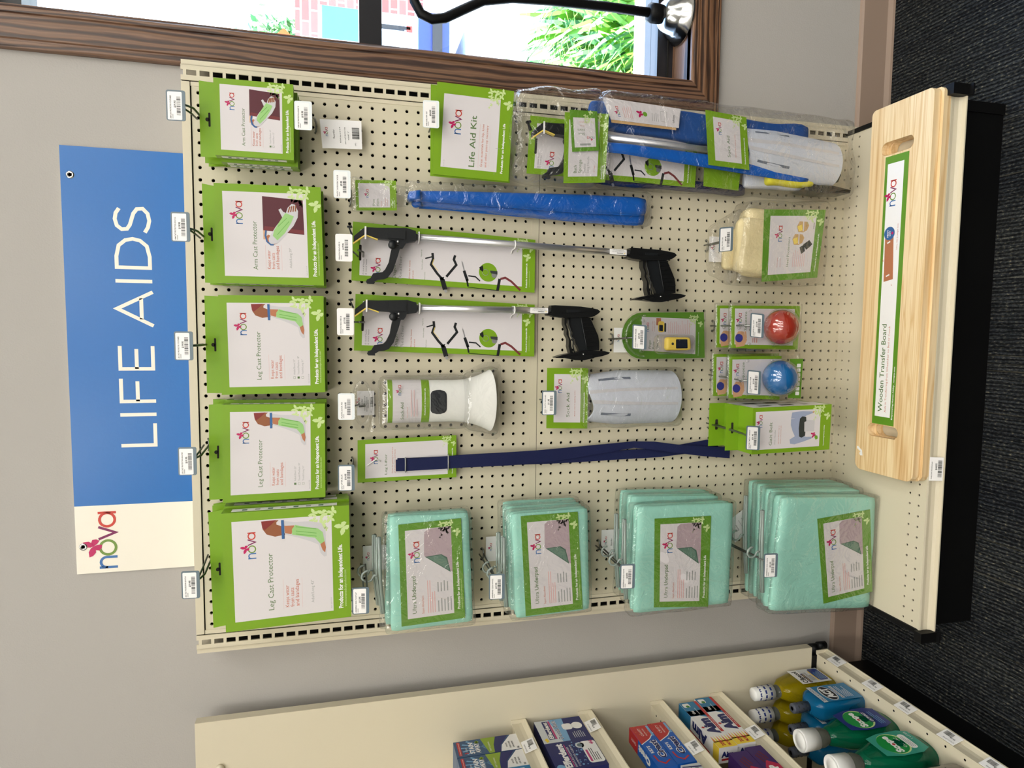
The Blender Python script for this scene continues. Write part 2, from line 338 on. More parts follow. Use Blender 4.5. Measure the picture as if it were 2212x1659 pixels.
class Art:
    """x to the right, y down, inches on a face given by its corners TL TR BR BL"""
    def __init__(s, mb, c, w, h, curve=None):
        s.mb = mb; s.c = [Vector(p) for p in c]; s.w = w; s.h = h; s.k = 1; s.curve = curve
        s.n = (s.c[3] - s.c[0]).cross(s.c[1] - s.c[0]).normalized()
    def P(s, x, y, l):
        u, t = x / s.w, y / s.h
        if s.curve: return s.curve(u, t, l * 0.006)
        a = s.c[0].lerp(s.c[1], u); b = s.c[3].lerp(s.c[2], u); return a.lerp(b, t) + s.n * (l * 0.006)
    def poly(s, pts, col, l=3): s.mb.add([s.P(a, b, l) for a, b in pts], [tuple(range(len(pts)))], col); return s
    def rect(s, x0, y0, x1, y1, col, l=2):
        if s.curve:
            n = 16
            for i in range(n): s.poly([(x0 + (x1 - x0) * i / n, y0), (x0 + (x1 - x0) * (i + 1) / n, y0), (x0 + (x1 - x0) * (i + 1) / n, y1), (x0 + (x1 - x0) * i / n, y1)], col, l)
            return s
        return s.poly([(x0, y0), (x1, y0), (x1, y1), (x0, y1)], col, l)
    def rrect(s, x0, y0, x1, y1, r, col, l=2):
        p = arc(x1 - r, y0 + r, r, -90, 0, 4) + arc(x1 - r, y1 - r, r, 0, 90, 4) + arc(x0 + r, y1 - r, r, 90, 180, 4) + arc(x0 + r, y0 + r, r, 180, 270, 4)
        return s.poly(p, col, l)
    def circ(s, x, y, r, col, l=3, n=24, sy=1.0): return s.poly(arc(x, y, r, 0, 360 - 360 / n, n - 1, sy), col, l)
    def line(s, pts, wd, col, l=3, closed=False):
        for q in stroke(pts, wd, closed): s.poly([tuple(p) for p in q], col, l)
        return s
    def text(s, t, x, y, cap, col, w=None, al='l', bold=0.0, l=3):
        v, f, wd = glyphs(t, bold); k = cap / CAP; kx = k if w is None else w / wd
        off = {'l': 0, 'c': -wd * kx / 2, 'r': -wd * kx}[al]
        s.mb.add([s.P(x + off + a * kx, y - b * k, l) for a, b in v], f, col); return s
    def fly(s, x, y, r, ang, col, l=3):
        ca, sa = math.cos(R(ang)), math.sin(R(ang))
        for wg in FLY:
            for mx in (1, -1): s.poly([(x + r * (mx * a * ca - b * sa), y - r * (mx * a * sa + b * ca)) for a, b in wg], col, l)
        return s
    def flies(s, x, y, k, l=3):
        """the pale butterfly cluster; x,y = lower right corner, k = its width"""
        for dx, dy, r, a in ((-.78, -.98, .05, 30), (-.66, -.9, .07, -20), (-.34, -.92, .12, 40), (-.12, -.93, .13, -25), (-.42, -.7, .15, 70), (-.14, -.68, .15, 20), (-.1, -.42, .14, -50), (-.3, -.48, .12, 100), (-.58, -.6, .07, 50), (-.58, -.14, .2, 35)):
            s.fly(x + dx * k, y + dy * k, r * k * 0.9, a, 'greenl', l)
        return s
    def nova(s, x, y, h, l=3, mono=None):
        """x-height h, baseline y"""
        c = lambda k: mono or k; t = 0.15 * h
        s.line([(x + .08 * h, y), (x + .08 * h, y - h)], t, c('logo_n'), l)
        s.line([(x + .08 * h, y - .55 * h)] + [(a, b) for a, b in arc(x + .4 * h, y - .6 * h, .32 * h, 180, 360, 10)] + [(x + .72 * h, y)], t, c('logo_n'), l)
        s.line(arc(x + 1.32 * h, y - .5 * h, .44 * h, 0, 345, 22), t, c('logo_o'), l, True)
        s.line([(x + 1.86 * h, y - h), (x + 2.24 * h, y - .06 * h), (x + 2.62 * h, y - h)], t, c('logo_v'), l)
        s.line(arc(x + 3.06 * h, y - .5 * h, .42 * h, 0, 345, 22), t, c('logo_a'), l, True)
        s.line([(x + 3.5 * h, y), (x + 3.5 * h, y - h)], t, c('logo_a'), l)
        s.fly(x + 1.42 * h, y - 1.32 * h, .5 * h, 28, c('logo_b'), l + 1); return s
    def bars(s, x, y, w, h, seed=1, l=3):
        g = random.Random(seed); a = x
        while a < x + w:
            b = g.choice((.012, .02, .03, .045)) * w / 1.0; s.rect(a, y, min(a + b, x + w), y + h, 'ink', l); a += b + g.choice((.014, .02, .034)) * w
        return s
    def lines(s, x, y, w, n, gap, th, col, seed=0, l=3):
        g = random.Random(seed)
        for i in range(n): s.rect(x, y + i * gap, x + w * g.uniform(.6, 1), y + i * gap + th, col, l)
        return s
def q3(q, y): 
    ys = y if isinstance(y, (list, tuple)) else (y,) * 4
    return [(a, yy, c) for (a, c), yy in zip(q, ys)]
def sub(q, u0, t0, u1, t1):
    """sub-rectangle of quad q in fractions"""
    def P(u, t): return tuple((q[0][k] * (1 - u) + q[1][k] * u) * (1 - t) + (q[3][k] * (1 - u) + q[2][k] * u) * t for k in range(len(q[0])))
    return [P(u0, t0), P(u1, t0), P(u1, t1), P(u0, t1)]
def dims(q): return math.dist(q[0], q[1]) / 2 + math.dist(q[3], q[2]) / 2, math.dist(q[0], q[3]) / 2 + math.dist(q[1], q[2]) / 2

# ================================================================ the room
WX0, WX1, WZ0, WZ1 = 28.85, 96.0, 24.5, 88.0          # window opening
b = MB(); b.box(-52, WX0, 3, 9, 0, 138, 'wall_paint'); b.box(WX0, WX1, 3, 9, 0, WZ0 - .6, 'wall_paint'); b.box(WX0, WX1, 3, 9, WZ1, 138, 'wall_paint'); b.box(WX1, 170, 3, 9, 0, 138, 'wall_paint')
struct(b, 'wall_back', 'light grey painted wall behind the pegboard unit')
b = MB(); b.box(-55, -52, -260, 9, 0, 138, 'wall_paint'); struct(b, 'wall_left', 'light grey wall behind the toothpaste shelves')
b = MB(); b.box(170, 173, -260, 9, 0, 138, 'wall_paint'); struct(b, 'wall_right', 'light grey wall on the far right')
b = MB(); b.box(-55, 173, -263, -260, 0, 138, 'wall_paint'); struct(b, 'wall_front', 'light grey wall behind the camera')
b = MB(); b.box(-55, 173, -263, 9, -1, 0, 'carpet'); struct(b, 'floor', 'dark charcoal carpet tiles with fine tan stripes')
b = MB(); b.box(-55, 173, -263, 9, 138, 139, 'ceiling_white'); struct(b, 'ceiling', 'white ceiling')
b = MB(); pr = [(2.98, 4.0), (2.75, 3.9), (2.62, 3.7), (2.6, .7), (2.35, .25), (2.3, 0), (3.0, 0)]
b.prism(pr, -52, 170, 'base_taupe', ax='x'); struct(b, 'baseboard_back', 'taupe vinyl baseboard along the back wall')
n = 0
for yy, xs in ((-56, (-30, 40, 110)), (-110, (-30, 20, 70, 120)), (-165, (-30, 20, 70, 120)), (-222, (-30, 20, 70, 120))):
    for xx in xs:
        b = MB(); b.box(xx - 12, xx + 12, yy - 24, yy + 24, 137.4, 137.9, 'lampface'); b.box(xx - 13, xx + 13, yy - 25, yy - 24, 137.2, 138, 'ceiling_white'); b.box(xx - 13, xx + 13, yy + 24, yy + 25, 137.2, 138, 'ceiling_white')
        o = b.build('ceiling_light', None, (xx, yy, 137.6)); props(o, 'rectangular ceiling light panel among others above the shop floor', 'ceiling light', 'ceiling light panels')
# ---- window
def casing(prof_pts, x0, x1, m_): pass
b = MB()
vp = [(25.5, 3.0), (25.5, 2.35), (25.62, 2.25), (25.95, 2.2), (26.0, 2.3), (26.12, 2.3), (26.2, 2.15), (27.3, 2.0), (27.9, 2.05), (27.95, 2.2), (28.08, 2.2), (28.15, 2.05), (28.5, 2.05), (28.8, 2.2), (28.85, 2.4), (28.85, 3.0)]
zc = 24.5; x0c = 28.85
A_ = [(x, y, zc - (x0c - x)) for x, y in vp]; B_ = [(x, y, 95) for x, y in vp]
n_ = len(vp); b.add(A_ + B_, [(i, i + 1, n_ + i + 1, n_ + i) for i in range(n_ - 1)], 'oak_v')
o = struct(b, 'trim_1', 'vertical dark oak window casing beside the pegboard unit', 'window trim')
b = MB()
A_ = [(x, y, zc - (x0c - x)) for x, y in vp]; B_ = [(110, y, zc - (x0c - x)) for x, y in vp]
b.add(A_ + B_, [(i, i + 1, n_ + i + 1, n_ + i) for i in range(n_ - 1)], 'oak_h')
struct(b, 'trim_2', 'horizontal dark oak window casing below the window', 'window trim')
b = MB(); b.box(WX0, WX1, 2.4, 6.2, 23.9, 24.5, 'oak_h'); struct(b, 'trim_3', 'oak window sill catching a patch of sun', 'window sill')
b = MB(); b.box(WX0 - .3, WX0, 2.4, 6.3, 24.5, WZ1, 'oak_v'); b.box(WX1, WX1 + .3, 2.4, 6.3, 24.5, WZ1, 'oak_v'); b.box(WX0, WX1, 2.4, 6.3, WZ1, WZ1 + .3, 'oak_h'); struct(b, 'trim_4', 'oak side linings of the window opening', 'window trim')
win = bpy.data.objects.new('window_1', None); COL.objects.link(win); props(win, 'large shop window in black frame looking onto the street', 'window', kind='structure'); LOC[win.name] = Vector((0, 0, 0))
b = MB()
b.box(WX0, WX1, 6.2, 9.4, 24.5, 26.3, 'frame_black'); b.box(WX0, WX1, 6.2, 9.4, 85.0, 88, 'frame_black'); b.box(WX0, WX1, 6.2, 9.4, 55.0, 57.1, 'frame_black')
b.box(WX0 - .3, WX0 + .5, 6.2, 9.4, 24.5, 88, 'frame_black'); b.box(WX1 - .5, WX1, 6.2, 9.4, 24.5, 88, 'frame_black'); b.box(WX0, WX1, 6.0, 6.25, 25.1, 25.2, 'gap_dark')
part(b, 'window_frame', win)
b = MB(); b.box(WX0 + .5, WX1 - .5, 7.8, 7.9, 26.3, 55, 'window_glass'); part(b, 'window_pane', win)
b = MB(); b.box(WX0 + .5, WX1 - .5, 7.8, 7.9, 57.1, 85, 'window_glass'); part(b, 'window_pane', win)
b = MB(); b.box(WX0, WX1, 9.4, 12.5, 25.4, 26.2, 'truckwhite'); part(b, 'outer_sill', win)

# ================================================================ outside
b = MB(); b.box(-200, 3000, 9.5, 4000, -6, -4, 'concrete'); struct(b, 'ground_outside', 'pale sunlit pavement outside the window', 'pavement')
b = MB(); b.prism([(30, 12), (240, 12), (240, 150), (190, 175), (120, 150), (60, 120), (30, 90)], -4, -2.6, 'mulch_mat', ax='z'); struct(b, 'mulch_bed', 'bed of wood mulch under the window outside', 'mulch bed', kind='stuff')
g = random.Random(3)
def plant(cx, cy, nb, hh, lab):
    b = MB()
    for i in range(nb):
        a = g.uniform(0, 6.283); L_ = hh * g.uniform(.6, 1.1); sp = L_ * g.uniform(.35, .95); px, py = cx + g.gauss(0, 4), cy + g.gauss(0, 4); pts = []
        for k in range(6):
            t = k / 5; pts.append(V(px + math.cos(a) * sp * t, py + math.sin(a) * sp * t, -3 + L_ * (1.5 * t - .85 * t * t)))
        sd_ = V(-math.sin(a), math.cos(a), 0); vs = []
        for k, p in enumerate(pts):
            wd = .55 * (1 - (k / 5) ** 2) + .03; vs += [p - sd_ * wd, p + sd_ * wd]
        b.add(vs, [(2 * k, 2 * k + 1, 2 * k + 3, 2 * k + 2) for k in range(5)], 'leaf' if i % 3 else 'leaf2')
    solo(b, 'daylily_clump', lab, 'plant', (cx, cy, -3), 'strappy green plants outside the window')
for cx, cy, nb, hh in ((62, 62, 130, 30), (78, 88, 130, 30), (58, 42, 110, 30), (88, 70, 120, 30), (50, 84, 80, 26)):
    plant(cx, cy, nb, hh, 'clump of sunlit strappy green leaves in the mulch outside')
plant(112, 122, 34, 22, 'sparse weedy green sprig standing apart in the mulch')
b = MB(); b.box(196, 1500, 480, 520, -4, 92, 'brick'); solo(b, 'brick_building', 'red brick wall of the building across the street', 'building', (800, 500, -4))
t = thing('delivery_truck', 'white truck with teal side window and dark blue rear parked outside', 'truck', (170, 330, -4))
b = MB(); b.box(120, 166, 300, 400, 20, 70, 'truckwhite'); b.box(120, 150, 300, 400, 70, 78, 'truckwhite'); b.box(158, 159.5, 298, 300, 24, 50, 'frame_black'); b.box(150, 156, 298.5, 300, 30, 46, 'inkl'); part(b, 'body', t)
b = MB(); b.box(150, 165.5, 299, 300, 50, 68, 'teal'); part(b, 'window', t)
b = MB(); b.box(120, 167, 296, 400, 4, 20, 'truckblue'); b.box(120, 164, 294, 297, 8, 13, 'frame_black'); part(b, 'bumper', t, 'dark blue lower body')
b = MB(); b.box(155, 163, 298.6, 300, 22, 27, 'truckwhite'); b.box(157, 160, 298, 299, 23, 26, 'tailred'); part(b, 'tail_light', t)
b = MB(); b.lathe([(0, 0), (14, 0), (14, 8), (0, 8)], (132, 300, 10), 'tyre', 20, 'y'); part(b, 'wheel', t)
t = thing('road_sign', 'orange diamond roadwork sign seen at the window edge', 'sign', (99, 205, -4))
b = MB(); b.prism([(99, 65), (113, 79), (99, 93), (85, 79)], 204, 204.6, 'sorange'); part(b, 'face', t)
b = MB(); b.box(98, 100, 204.8, 206, -4, 72, 'frame_black'); part(b, 'post', t)
t = thing('street_tree', 'small leafy tree across the street seen through the upper pane', 'tree', (250, 565, -4))
b = MB(); b.tube([(250, 565, -4), (250, 565, 60), (251, 565, 100)], [5, 4, 2], 'bark'); part(b, 'trunk', t)
b = MB()
for i in range(420):
    p = V(g.gauss(250, 9), g.gauss(565, 10), g.gauss(112, 12)); d = V(g.gauss(0, 1), g.gauss(0, 1), g.gauss(0, 1)).normalized() * 4; e = d.orthogonal().normalized() * 3
    b.add([p - d, p + e, p + d, p - e], [(0, 1, 2, 3)], 'leaf2')
part(b, 'crown', t)

# ================================================================ gooseneck pole on the sill
t = thing('gooseneck_pole', 'black curved metal pole with domed flange base standing on the window sill', 'pole', (35.9, 4.4, 24.5))
b = MB(); b.lathe([(2.75, 0), (2.8, .2), (2.45, .45), (2.4, .7), (2.2, .8), (2.15, 1.05), (1.9, 1.15), (1.5, 2.0), (1.1, 2.4), (0, 2.5)], (35.9, 4.4, 24.52), 'chrome', 32); part(b, 'base', t, 'polished domed flange')
b = MB(); b.lathe([(0, 0), (.95, 0), (1.05, .3), (1.05, 1.2), (.8, 1.5), (0, 1.5)], (35.8, 4.2, 26.9), 'black_metal', 6); part(b, 'nut', t)
b = MB(); pp = [(35.8, 4.2, 27.4), (35.5, 3.6, 33), (35.1, 3.1, 39), (34.8, 3, 43), (34.2, 3, 45.8), (33.1, 3, 47.8), (32.2, 3, 49.4), (31.95, 3, 50.6), (32.3, 3, 51.6), (33.3, 3, 52.2), (35.5, 3, 52.5), (39, 3, 52.6)]
b.tube(pp, .46, 'black_metal', 12); part(b, 'pole', t)

# ================================================================ pegboard unit
def holes(b, x0, z1, nx, nz, y, m, r=.125, d=.2, plane='y', px=1.0, pz=1.0, cap=False):
    """nx*nz cells of one inch with an octagonal hole; x0,z1 = upper left corner; plane y: x right, z down; plane z: x right, y toward viewer"""
    F = (lambda u, t, k: (x0 + u, y + k, z1 - t)) if plane == 'y' else (lambda u, t, k: (x0 + u, z1 - t, y - k))
    oc = [(.5 + r * math.cos(R(22.5 + 45 * i)), .5 - r * math.sin(R(22.5 + 45 * i))) for i in range(8)]
    ou = [(1, .25), (.75, 0), (.25, 0), (0, .25), (0, .75), (.25, 1), (.75, 1), (1, .75)]
    vs = []; fs = []
    for i in range(nx):
        for j in range(nz):
            k = len(vs)
            vs += [F(i * px + a * px, j * pz + c * pz, 0) for a, c in ou] + [F(i * px + .5 * px + (a - .5), j * pz + .5 * pz + (c - .5), 0) for a, c in oc] + [F(i * px + .5 * px + (a - .5), j * pz + .5 * pz + (c - .5), d) for a, c in oc]
            vs += [F(i * px + px, j * pz, 0), F(i * px, j * pz, 0), F(i * px, j * pz + pz, 0), F(i * px + px, j * pz + pz, 0)]
            for a in range(8):
                c = (a + 1) % 8; fs.append((k + a, k + c, k + 8 + c, k + 8 + a)); fs.append((k + 8 + a, k + 8 + c, k + 16 + c, k + 16 + a))
            fs += [(k, k + 24, k + 1), (k + 2, k + 25, k + 3), (k + 4, k + 26, k + 5), (k + 6, k + 27, k + 7)]
    b.add(vs, fs, m)
    if cap: b.add([F(0, 0, d + .35), F(nx * px, 0, d + .35), F(nx * px, nz * pz, d + .35), F(0, nz * pz, d + .35)], [(0, 1, 2, 3)], 'gap_dark')
gon = thing('pegboard_unit', 'cream pegboard gondola unit standing against the wall, hung with care products', 'shelving unit', (0, -4, 0))
b = MB(); holes(b, -23, 70.7, 46, 29, 0, 'peg_cream', r=.15); b.box(-23, 23, 0, .2, 40.95, 41.7, 'peg_cream'); b.box(-23, 23, -.03, .0, 40.95, 41.62, 'peg_cream'); b.box(-23, 23, .85, .9, 40.9, 70.7, 'hole_shade'); part(b, 'pegboard', gon)  # black sheet added behind the holes stands in for the shade inside
b = MB(); holes(b, -23, 40.9, 46, 33, 0, 'peg_cream', r=.15); holes(b, -23, 7.9, 46, 1, 0, 'peg_cream', pz=.9); b.box(-23, 23, .85, .9, 7, 40.9, 'hole_shade'); part(b, 'pegboard', gon)  # lower panel: same black sheet as painted shade behind its holes
b = MB(); b.box(-23.3, 23.3, -.12, 2.6, 70.8, 71.45, 'cream_metal'); part(b, 'top_rail', gon)
b = MB(); b.box(-23, 23, .02, .9, 70.6, 70.8, 'gap_dark'); part(b, 'joint', gon); b = MB(); b.box(-23, 23, .1, .9, 40.88, 40.96, 'gap_dark'); part(b, 'joint', gon)
for sgn in (-1, 1):
    b = MB(); X = lambda a: sgn * a
    def bx(a0, a1, *r): b.box(min(X(a0), X(a1)), max(X(a0), X(a1)), *r)
    bx(23.0, 23.33, -.05, .3, 7.3, 70.75, 'cream_metal'); bx(23.33, 23.4, .0, .3, 7.3, 71.4, 'gap_dark')
    bx(23.4, 23.8, -.14, 0, 1, 71.45, 'cream_metal'); bx(24.22, 24.62, -.14, 0, 1, 71.45, 'cream_metal')
    for k in range(72): bx(23.8, 24.22, -.14, 0, 70.7 - k - .05 + .37, 70.7 - k + .25 - .05 + .37, 'cream_metal') if k < 70 else None
    bx(24.62, 25.08, .06, 2.9, 1, 71.45, 'cream_metal'); bx(24.6, 24.64, -.14, .1, 1, 71.45, 'cream_metal'); bx(23.3, 24.7, .95, 1.0, 1, 69.5, 'gap_dark')
    part(b, 'upright', gon)
# base deck
ZD = 7.3
b = MB()
b.add([(-24, 0, ZD), (24, 0, ZD), (24, -.2, ZD), (-24, -.2, ZD)], [(0, 1, 2, 3)], 'cream_metal')
holes(b, -24, -.2, 48, 2, ZD, 'cream_metal', plane='z', d=.1, r=.115, cap=True)
b.add([(-24, -2.2, ZD), (24, -2.2, ZD), (24, -9.9, ZD), (-24, -9.9, ZD)], [(0, 1, 2, 3)], 'cream_metal')
holes(b, -24, -9.9, 48, 2, ZD, 'cream_metal', plane='z', d=.1, r=.115, cap=True)
b.add([(-24, -11.9, ZD), (24, -11.9, ZD), (24, -12.2, ZD), (-24, -12.2, ZD)], [(0, 1, 2, 3)], 'cream_metal')
b.box(-24, 24, -12.1, -.1, 6.4, 6.7, 'black_metal'); part(b, 'base_deck', gon)
b = MB(); rp = [(-12.2, 7.42), (-12.32, 7.42), (-12.36, 7.25), (-12.3, 6.9), (-12.34, 6.5), (-12.5, 6.25), (-12.85, 6.2), (-12.85, 6.08), (-12.3, 6.05), (-12.15, 6.4)]
b.prism(rp, -24, 24, 'cream_metal', ax='x'); part(b, 'ticket_rail', gon)
b = MB(); b.box(-24.3, 24.3, -11.1, -10.6, 0, 6.1, 'black_metal'); b.box(23.4, 24.35, -11.25, -10.6, 0, 5.2, 'black_metal'); part(b, 'kick_plate', gon)
for sgn in (-1, 1):
    b = MB(); a, c = sorted((sgn * 24.02, sgn * 24.45)); b.box(a, c, -12.2, 2.6, 5.9, 7.45, 'black_metal'); b.box(a, c, -10.6, 2.6, 0, 5.9, 'black_metal')
    a, c = sorted((sgn * 24.02, sgn * 24.95)); b.box(a, c, -13.0, -12.2, 6.0, 7.8, 'black_metal'); b.box(a, c, -13.3, -12.6, 5.9, 6.05, 'black_metal'); part(b, 'base_bracket', gon)
# shelf tag on the deck rail
t = thing('shelf_price_tag', 'white price tag in the pegboard unit base rail, below the wooden boards', 'price tag', (-8.8, -12.6, 6.8))
q = [(-9.9, -12.42, 7.35), (-7.75, -12.42, 7.35), (-7.75, -12.8, 6.25), (-9.9, -12.8, 6.25)]
b = MB(); b.hexa(q, [(x, y + .04, z) for x, y, z in q], 'paper'); a = Art(b, q, 2.15, 1.16)
a.text('WHEELCHAIR TRANSFER BOARD', .15, .22, .09, 'ink', 1.6).text('$44.95', 1.0, .62, .15, 'ink', bold=.03).bars(.35, .7, 1.5, .34, 5); part(b, 'ticket', t)

# ================================================================ wall sign
t = thing('life_aids_sign', 'blue and white LIFE AIDS wall sign above the pegboard unit', 'sign', (0, 2.8, 70.5))
sx0, sx1, sz0, sz1 = -18.15, 18.2, 70.3, 81.42
b = MB(); b.box(sx0, sx1, 2.78, 2.95, sz0, sz1, 'signw'); a = Art(b, [(sx0, 2.78, sz1), (sx1, 2.78, sz1), (sx1, 2.78, sz0), (sx0, 2.78, sz0)], sx1 - sx0, sz1 - sz0)
a.rect(-12.17 - sx0, 0, sx1 - sx0, sz1 - sz0, 'signb', 1)
cx = lambda x: x - sx0
T, Bt = sz1 - 77.6, sz1 - 74.75; wd = .3
def lt(p): a.line([(cx(u), T + (Bt - T) * v) for u, v in p], wd, 'signw', 3)
lt([(-7.0, 0), (-7.0, .95), (-5.1, .95)]); lt([(-4.3, 0), (-4.3, 1)]); lt([(-1.16, .05), (-3.14, .05), (-3.14, 1)]); lt([(-3.14, .5), (-1.4, .5)])
lt([(1.65, .05), (-.32, .05), (-.32, .95), (1.65, .95)]); lt([(-.32, .5), (1.4, .5)])
lt([(3.4, 1), (4.85, .02), (6.3, 1)]); lt([(3.95, .68), (5.75, .68)]); lt([(7.2, 0), (7.2, 1)])
D = [(8.35, .05), (9.3, .05), (10.2, .12), (10.65, .3), (10.78, .5), (10.65, .7), (10.2, .88), (9.3, .95), (8.35, .95)]
a.line([(cx(u), T + (Bt - T) * v) for u, v in D], wd, 'signw', 3, True)
lt([(13.3, .16), (12.9, .07), (12.4, .04), (11.85, .09), (11.55, .22), (11.6, .36), (11.95, .44), (12.9, .54), (13.3, .64), (13.35, .8), (12.95, .93), (12.35, .97), (11.8, .93), (11.35, .84)])
a.nova(cx(-17.8), sz1 - 78.22, 1.42)
part(b, 'panel', t)
for gx, gz in ((15.84, 80.7), (-15.76, 80.85)):
    b = MB(); b.lathe([(.13, 0), (.16, -.05), (.28, -.05), (.32, 0)], (gx, 2.76, gz), 'chrome', 20, 'y', caps=False); b.lathe([(0, -.012), (.14, -.012)], (gx, 2.76, gz), 'darkhole', 16, 'y'); part(b, 'grommet', t)

# ================================================================ left shelving unit
lu = thing('toothpaste_shelves', 'cream shelving unit on the left with toothpaste and mouthwash', 'shelving unit', (-41, -22, 0))
b = MB(); b.box(-50.5, -31.62, .42, 1.35, 8.4, 71.9, 'cream_metal'); part(b, 'end_panel', lu)
b = MB(); b.box(-51, -50.5, -47, 1.3, 0, 71.9, 'cream_metal'); part(b, 'back_panel', lu)
shp = lambda X, Z: [(X - .5, Z + .06), (X - .36, Z + .06), (X - .36, Z - .55), (X - .3, Z - .9), (X - .08, Z - 1.22), (X + .02, Z - 1.26), (X + .02, Z - 1.36), (X - .2, Z - 1.38), (X - .5, Z - 1.3)]
def slab(X, Z, dp, nm, hol=0):
    s_ = MB(); s_.box(X - dp, X - .4, -47, .38, Z - .12, Z, 'cream_metal')
    for k in range(40): s_.lathe([(0, 0), (.11, 0)], (X - .85, -.9 - k * (1.9 if Z < 10 else 1), Z + .006), 'gap_dark', 8) if k * 1.9 < 44 else None
    s_.box(X - dp, X - dp + .1, -47, .38, Z - 1.2, Z, 'cream_metal')
    o = part(s_, nm, lu); s_ = MB(); s_.prism([(c, d) for c, d in shp(X, Z)], -47, .38, 'cream_metal', ax='y')
    s_.box(X - .45, X + .02, .3, .42, Z - 1.36, Z + .12, 'cream_metal'); r_ = s_.build('ticket_rail', o); return o
SH = [42.9, 35.9, 27.9, 20.9]
for z in SH: slab(-35.3, z, 13.5, 'shelf')
slab(-31.98, 7.75, 18.5, 'base_deck')
b = MB(); b.box(-50.5, -34.4, -47, 1.3, 0, 6.3, 'black_metal'); b.box(-50.5, -32.6, .45, 1.3, 6.3, 8.4, 'black_metal'); part(b, 'kick_plate', lu)
b = MB(); b.lathe([(0, 0), (.5, 0), (.5, 1.2), (0, 1.2)], (-32.0, 1.0, 7.1), 'black_metal', 16); b.lathe([(0, 0), (.4, 0), (.4, 1.0), (0, 1.0)], (-31.6, .7, 6.5), 'black_metal', 16); part(b, 'end_cap', lu)
b = MB(); b.lathe([(0, 0), (.35, 0), (.35, -.3), (0, -.35)], (-36.0, .42, 69.9), 'cream_metal', 16, 'y'); part(b, 'screw_cap', lu)
def rtag(X, Z, y0, lab, s1, pr, sd_):
    q = [(X - .3, y0, Z - .02), (X - .3, y0 + 1.7, Z - .02), (X + .05, y0 + 1.7, Z - 1.15), (X + .05, y0, Z - 1.15)]
    t = thing('shelf_price_tag', lab, 'price tag', (X, y0 + .85, Z - .6), 'price tags clipped to the left shelf rails'); b = MB(); b.hexa(q, [(x - .04, y, z) for x, y, z in q], 'paper')
    a = Art(b, q, 1.7, 1.2); a.text(s1, .1, .25, .1, 'ink', 1.1).text(pr, .3, .62, .14, 'ink', bold=.02).bars(.7, .55, .8, .5, sd_); part(b, 'ticket', t)
rtag(-35.3, 42.9, -4.5, 'white price tag on the top visible shelf rail, left unit', 'DENTURE CLEANER', '$5.49', 1)
rtag(-35.3, 35.9, -2.8, 'white price tag on the second shelf rail down, left unit', 'EFFERDENT 44', '$4.79', 2)
rtag(-35.3, 27.9, -8.3, 'white price tag on the third shelf rail down, left unit', 'CREST KIDS', '$3.69', 3)
rtag(-35.3, 20.9, -7.5, 'white price tag on the fourth shelf rail down, left unit', 'AIM 5.5 OZ', '$1.99', 4)
for k, (yy, s1, p_, nm) in enumerate(((-2.8, 'CEPACOL', '$5.99', 'nearest the wall, below the yellow mouthwash'), (-7.9, 'ACT ZERO', '$6.49', 'below the blue mouthwash'), (-12.0, 'SCOPE OUTLAST', '$6.99', 'below the first green mouthwash'), (-16.8, 'SCOPE', '$6.29', 'below the second green mouthwash'), (-20.9, 'LISTERINE', '$7.49', 'at the frame corner below the dark bottle'))):
    rtag(-31.98, 7.75, yy, 'white price tag on the bottom rail ' + nm, s1, p_, 10 + k)

def sbox(name, lab, cat, X1, dX, y0, y1, z0, z1, m, front=None, top=None, end=None, group=None, tops=None):
    """packet on the left unit: front faces +x; y0 near, y1 far"""
    t = thing(name, lab, cat, (X1 - dX / 2, (y0 + y1) / 2, z0), group); b = MB(); b.box(X1 - dX, X1, y0, y1, z0, z1, m)
    if front: front(Art(b, [(X1, y0, z1), (X1, y1, z1), (X1, y1, z0), (X1, y0, z0)], y1 - y0, z1 - z0))
    if top: top(Art(b, [(X1 - dX, y0, z1), (X1 - dX, y1, z1), (X1, y1, z1), (X1, y0, z1)], y1 - y0, dX))
    if end: end(Art(b, [(X1 - dX, y0, z1), (X1, y0, z1), (X1, y0, z0), (X1 - dX, y0, z0)], dX, z1 - z0))
    part(b, 'carton', t); return t
mat('pk_blue', (52, 84, 122), 0.35); mat('pk_sky', (120, 168, 208), 0.35); mat('pk_navy', (26, 34, 96), 0.35); mat('pk_lime', (140, 166, 50), 0.35); mat('pk_red', (184, 44, 48), 0.35); mat('pk_blue2', (24, 92, 182), 0.35)
mat('pk_aqua', (40, 118, 164), 0.35); mat('pk_yellow', (238, 206, 64), 0.35); mat('pk_purple', (66, 40, 100), 0.35); mat('pk_crim', (178, 40, 76), 0.35); mat('pk_pink', (190, 60, 120), 0.35); mat('pk_orange', (226, 140, 50), 0.35); mat('pk_silver', (204, 208, 212), 0.3)
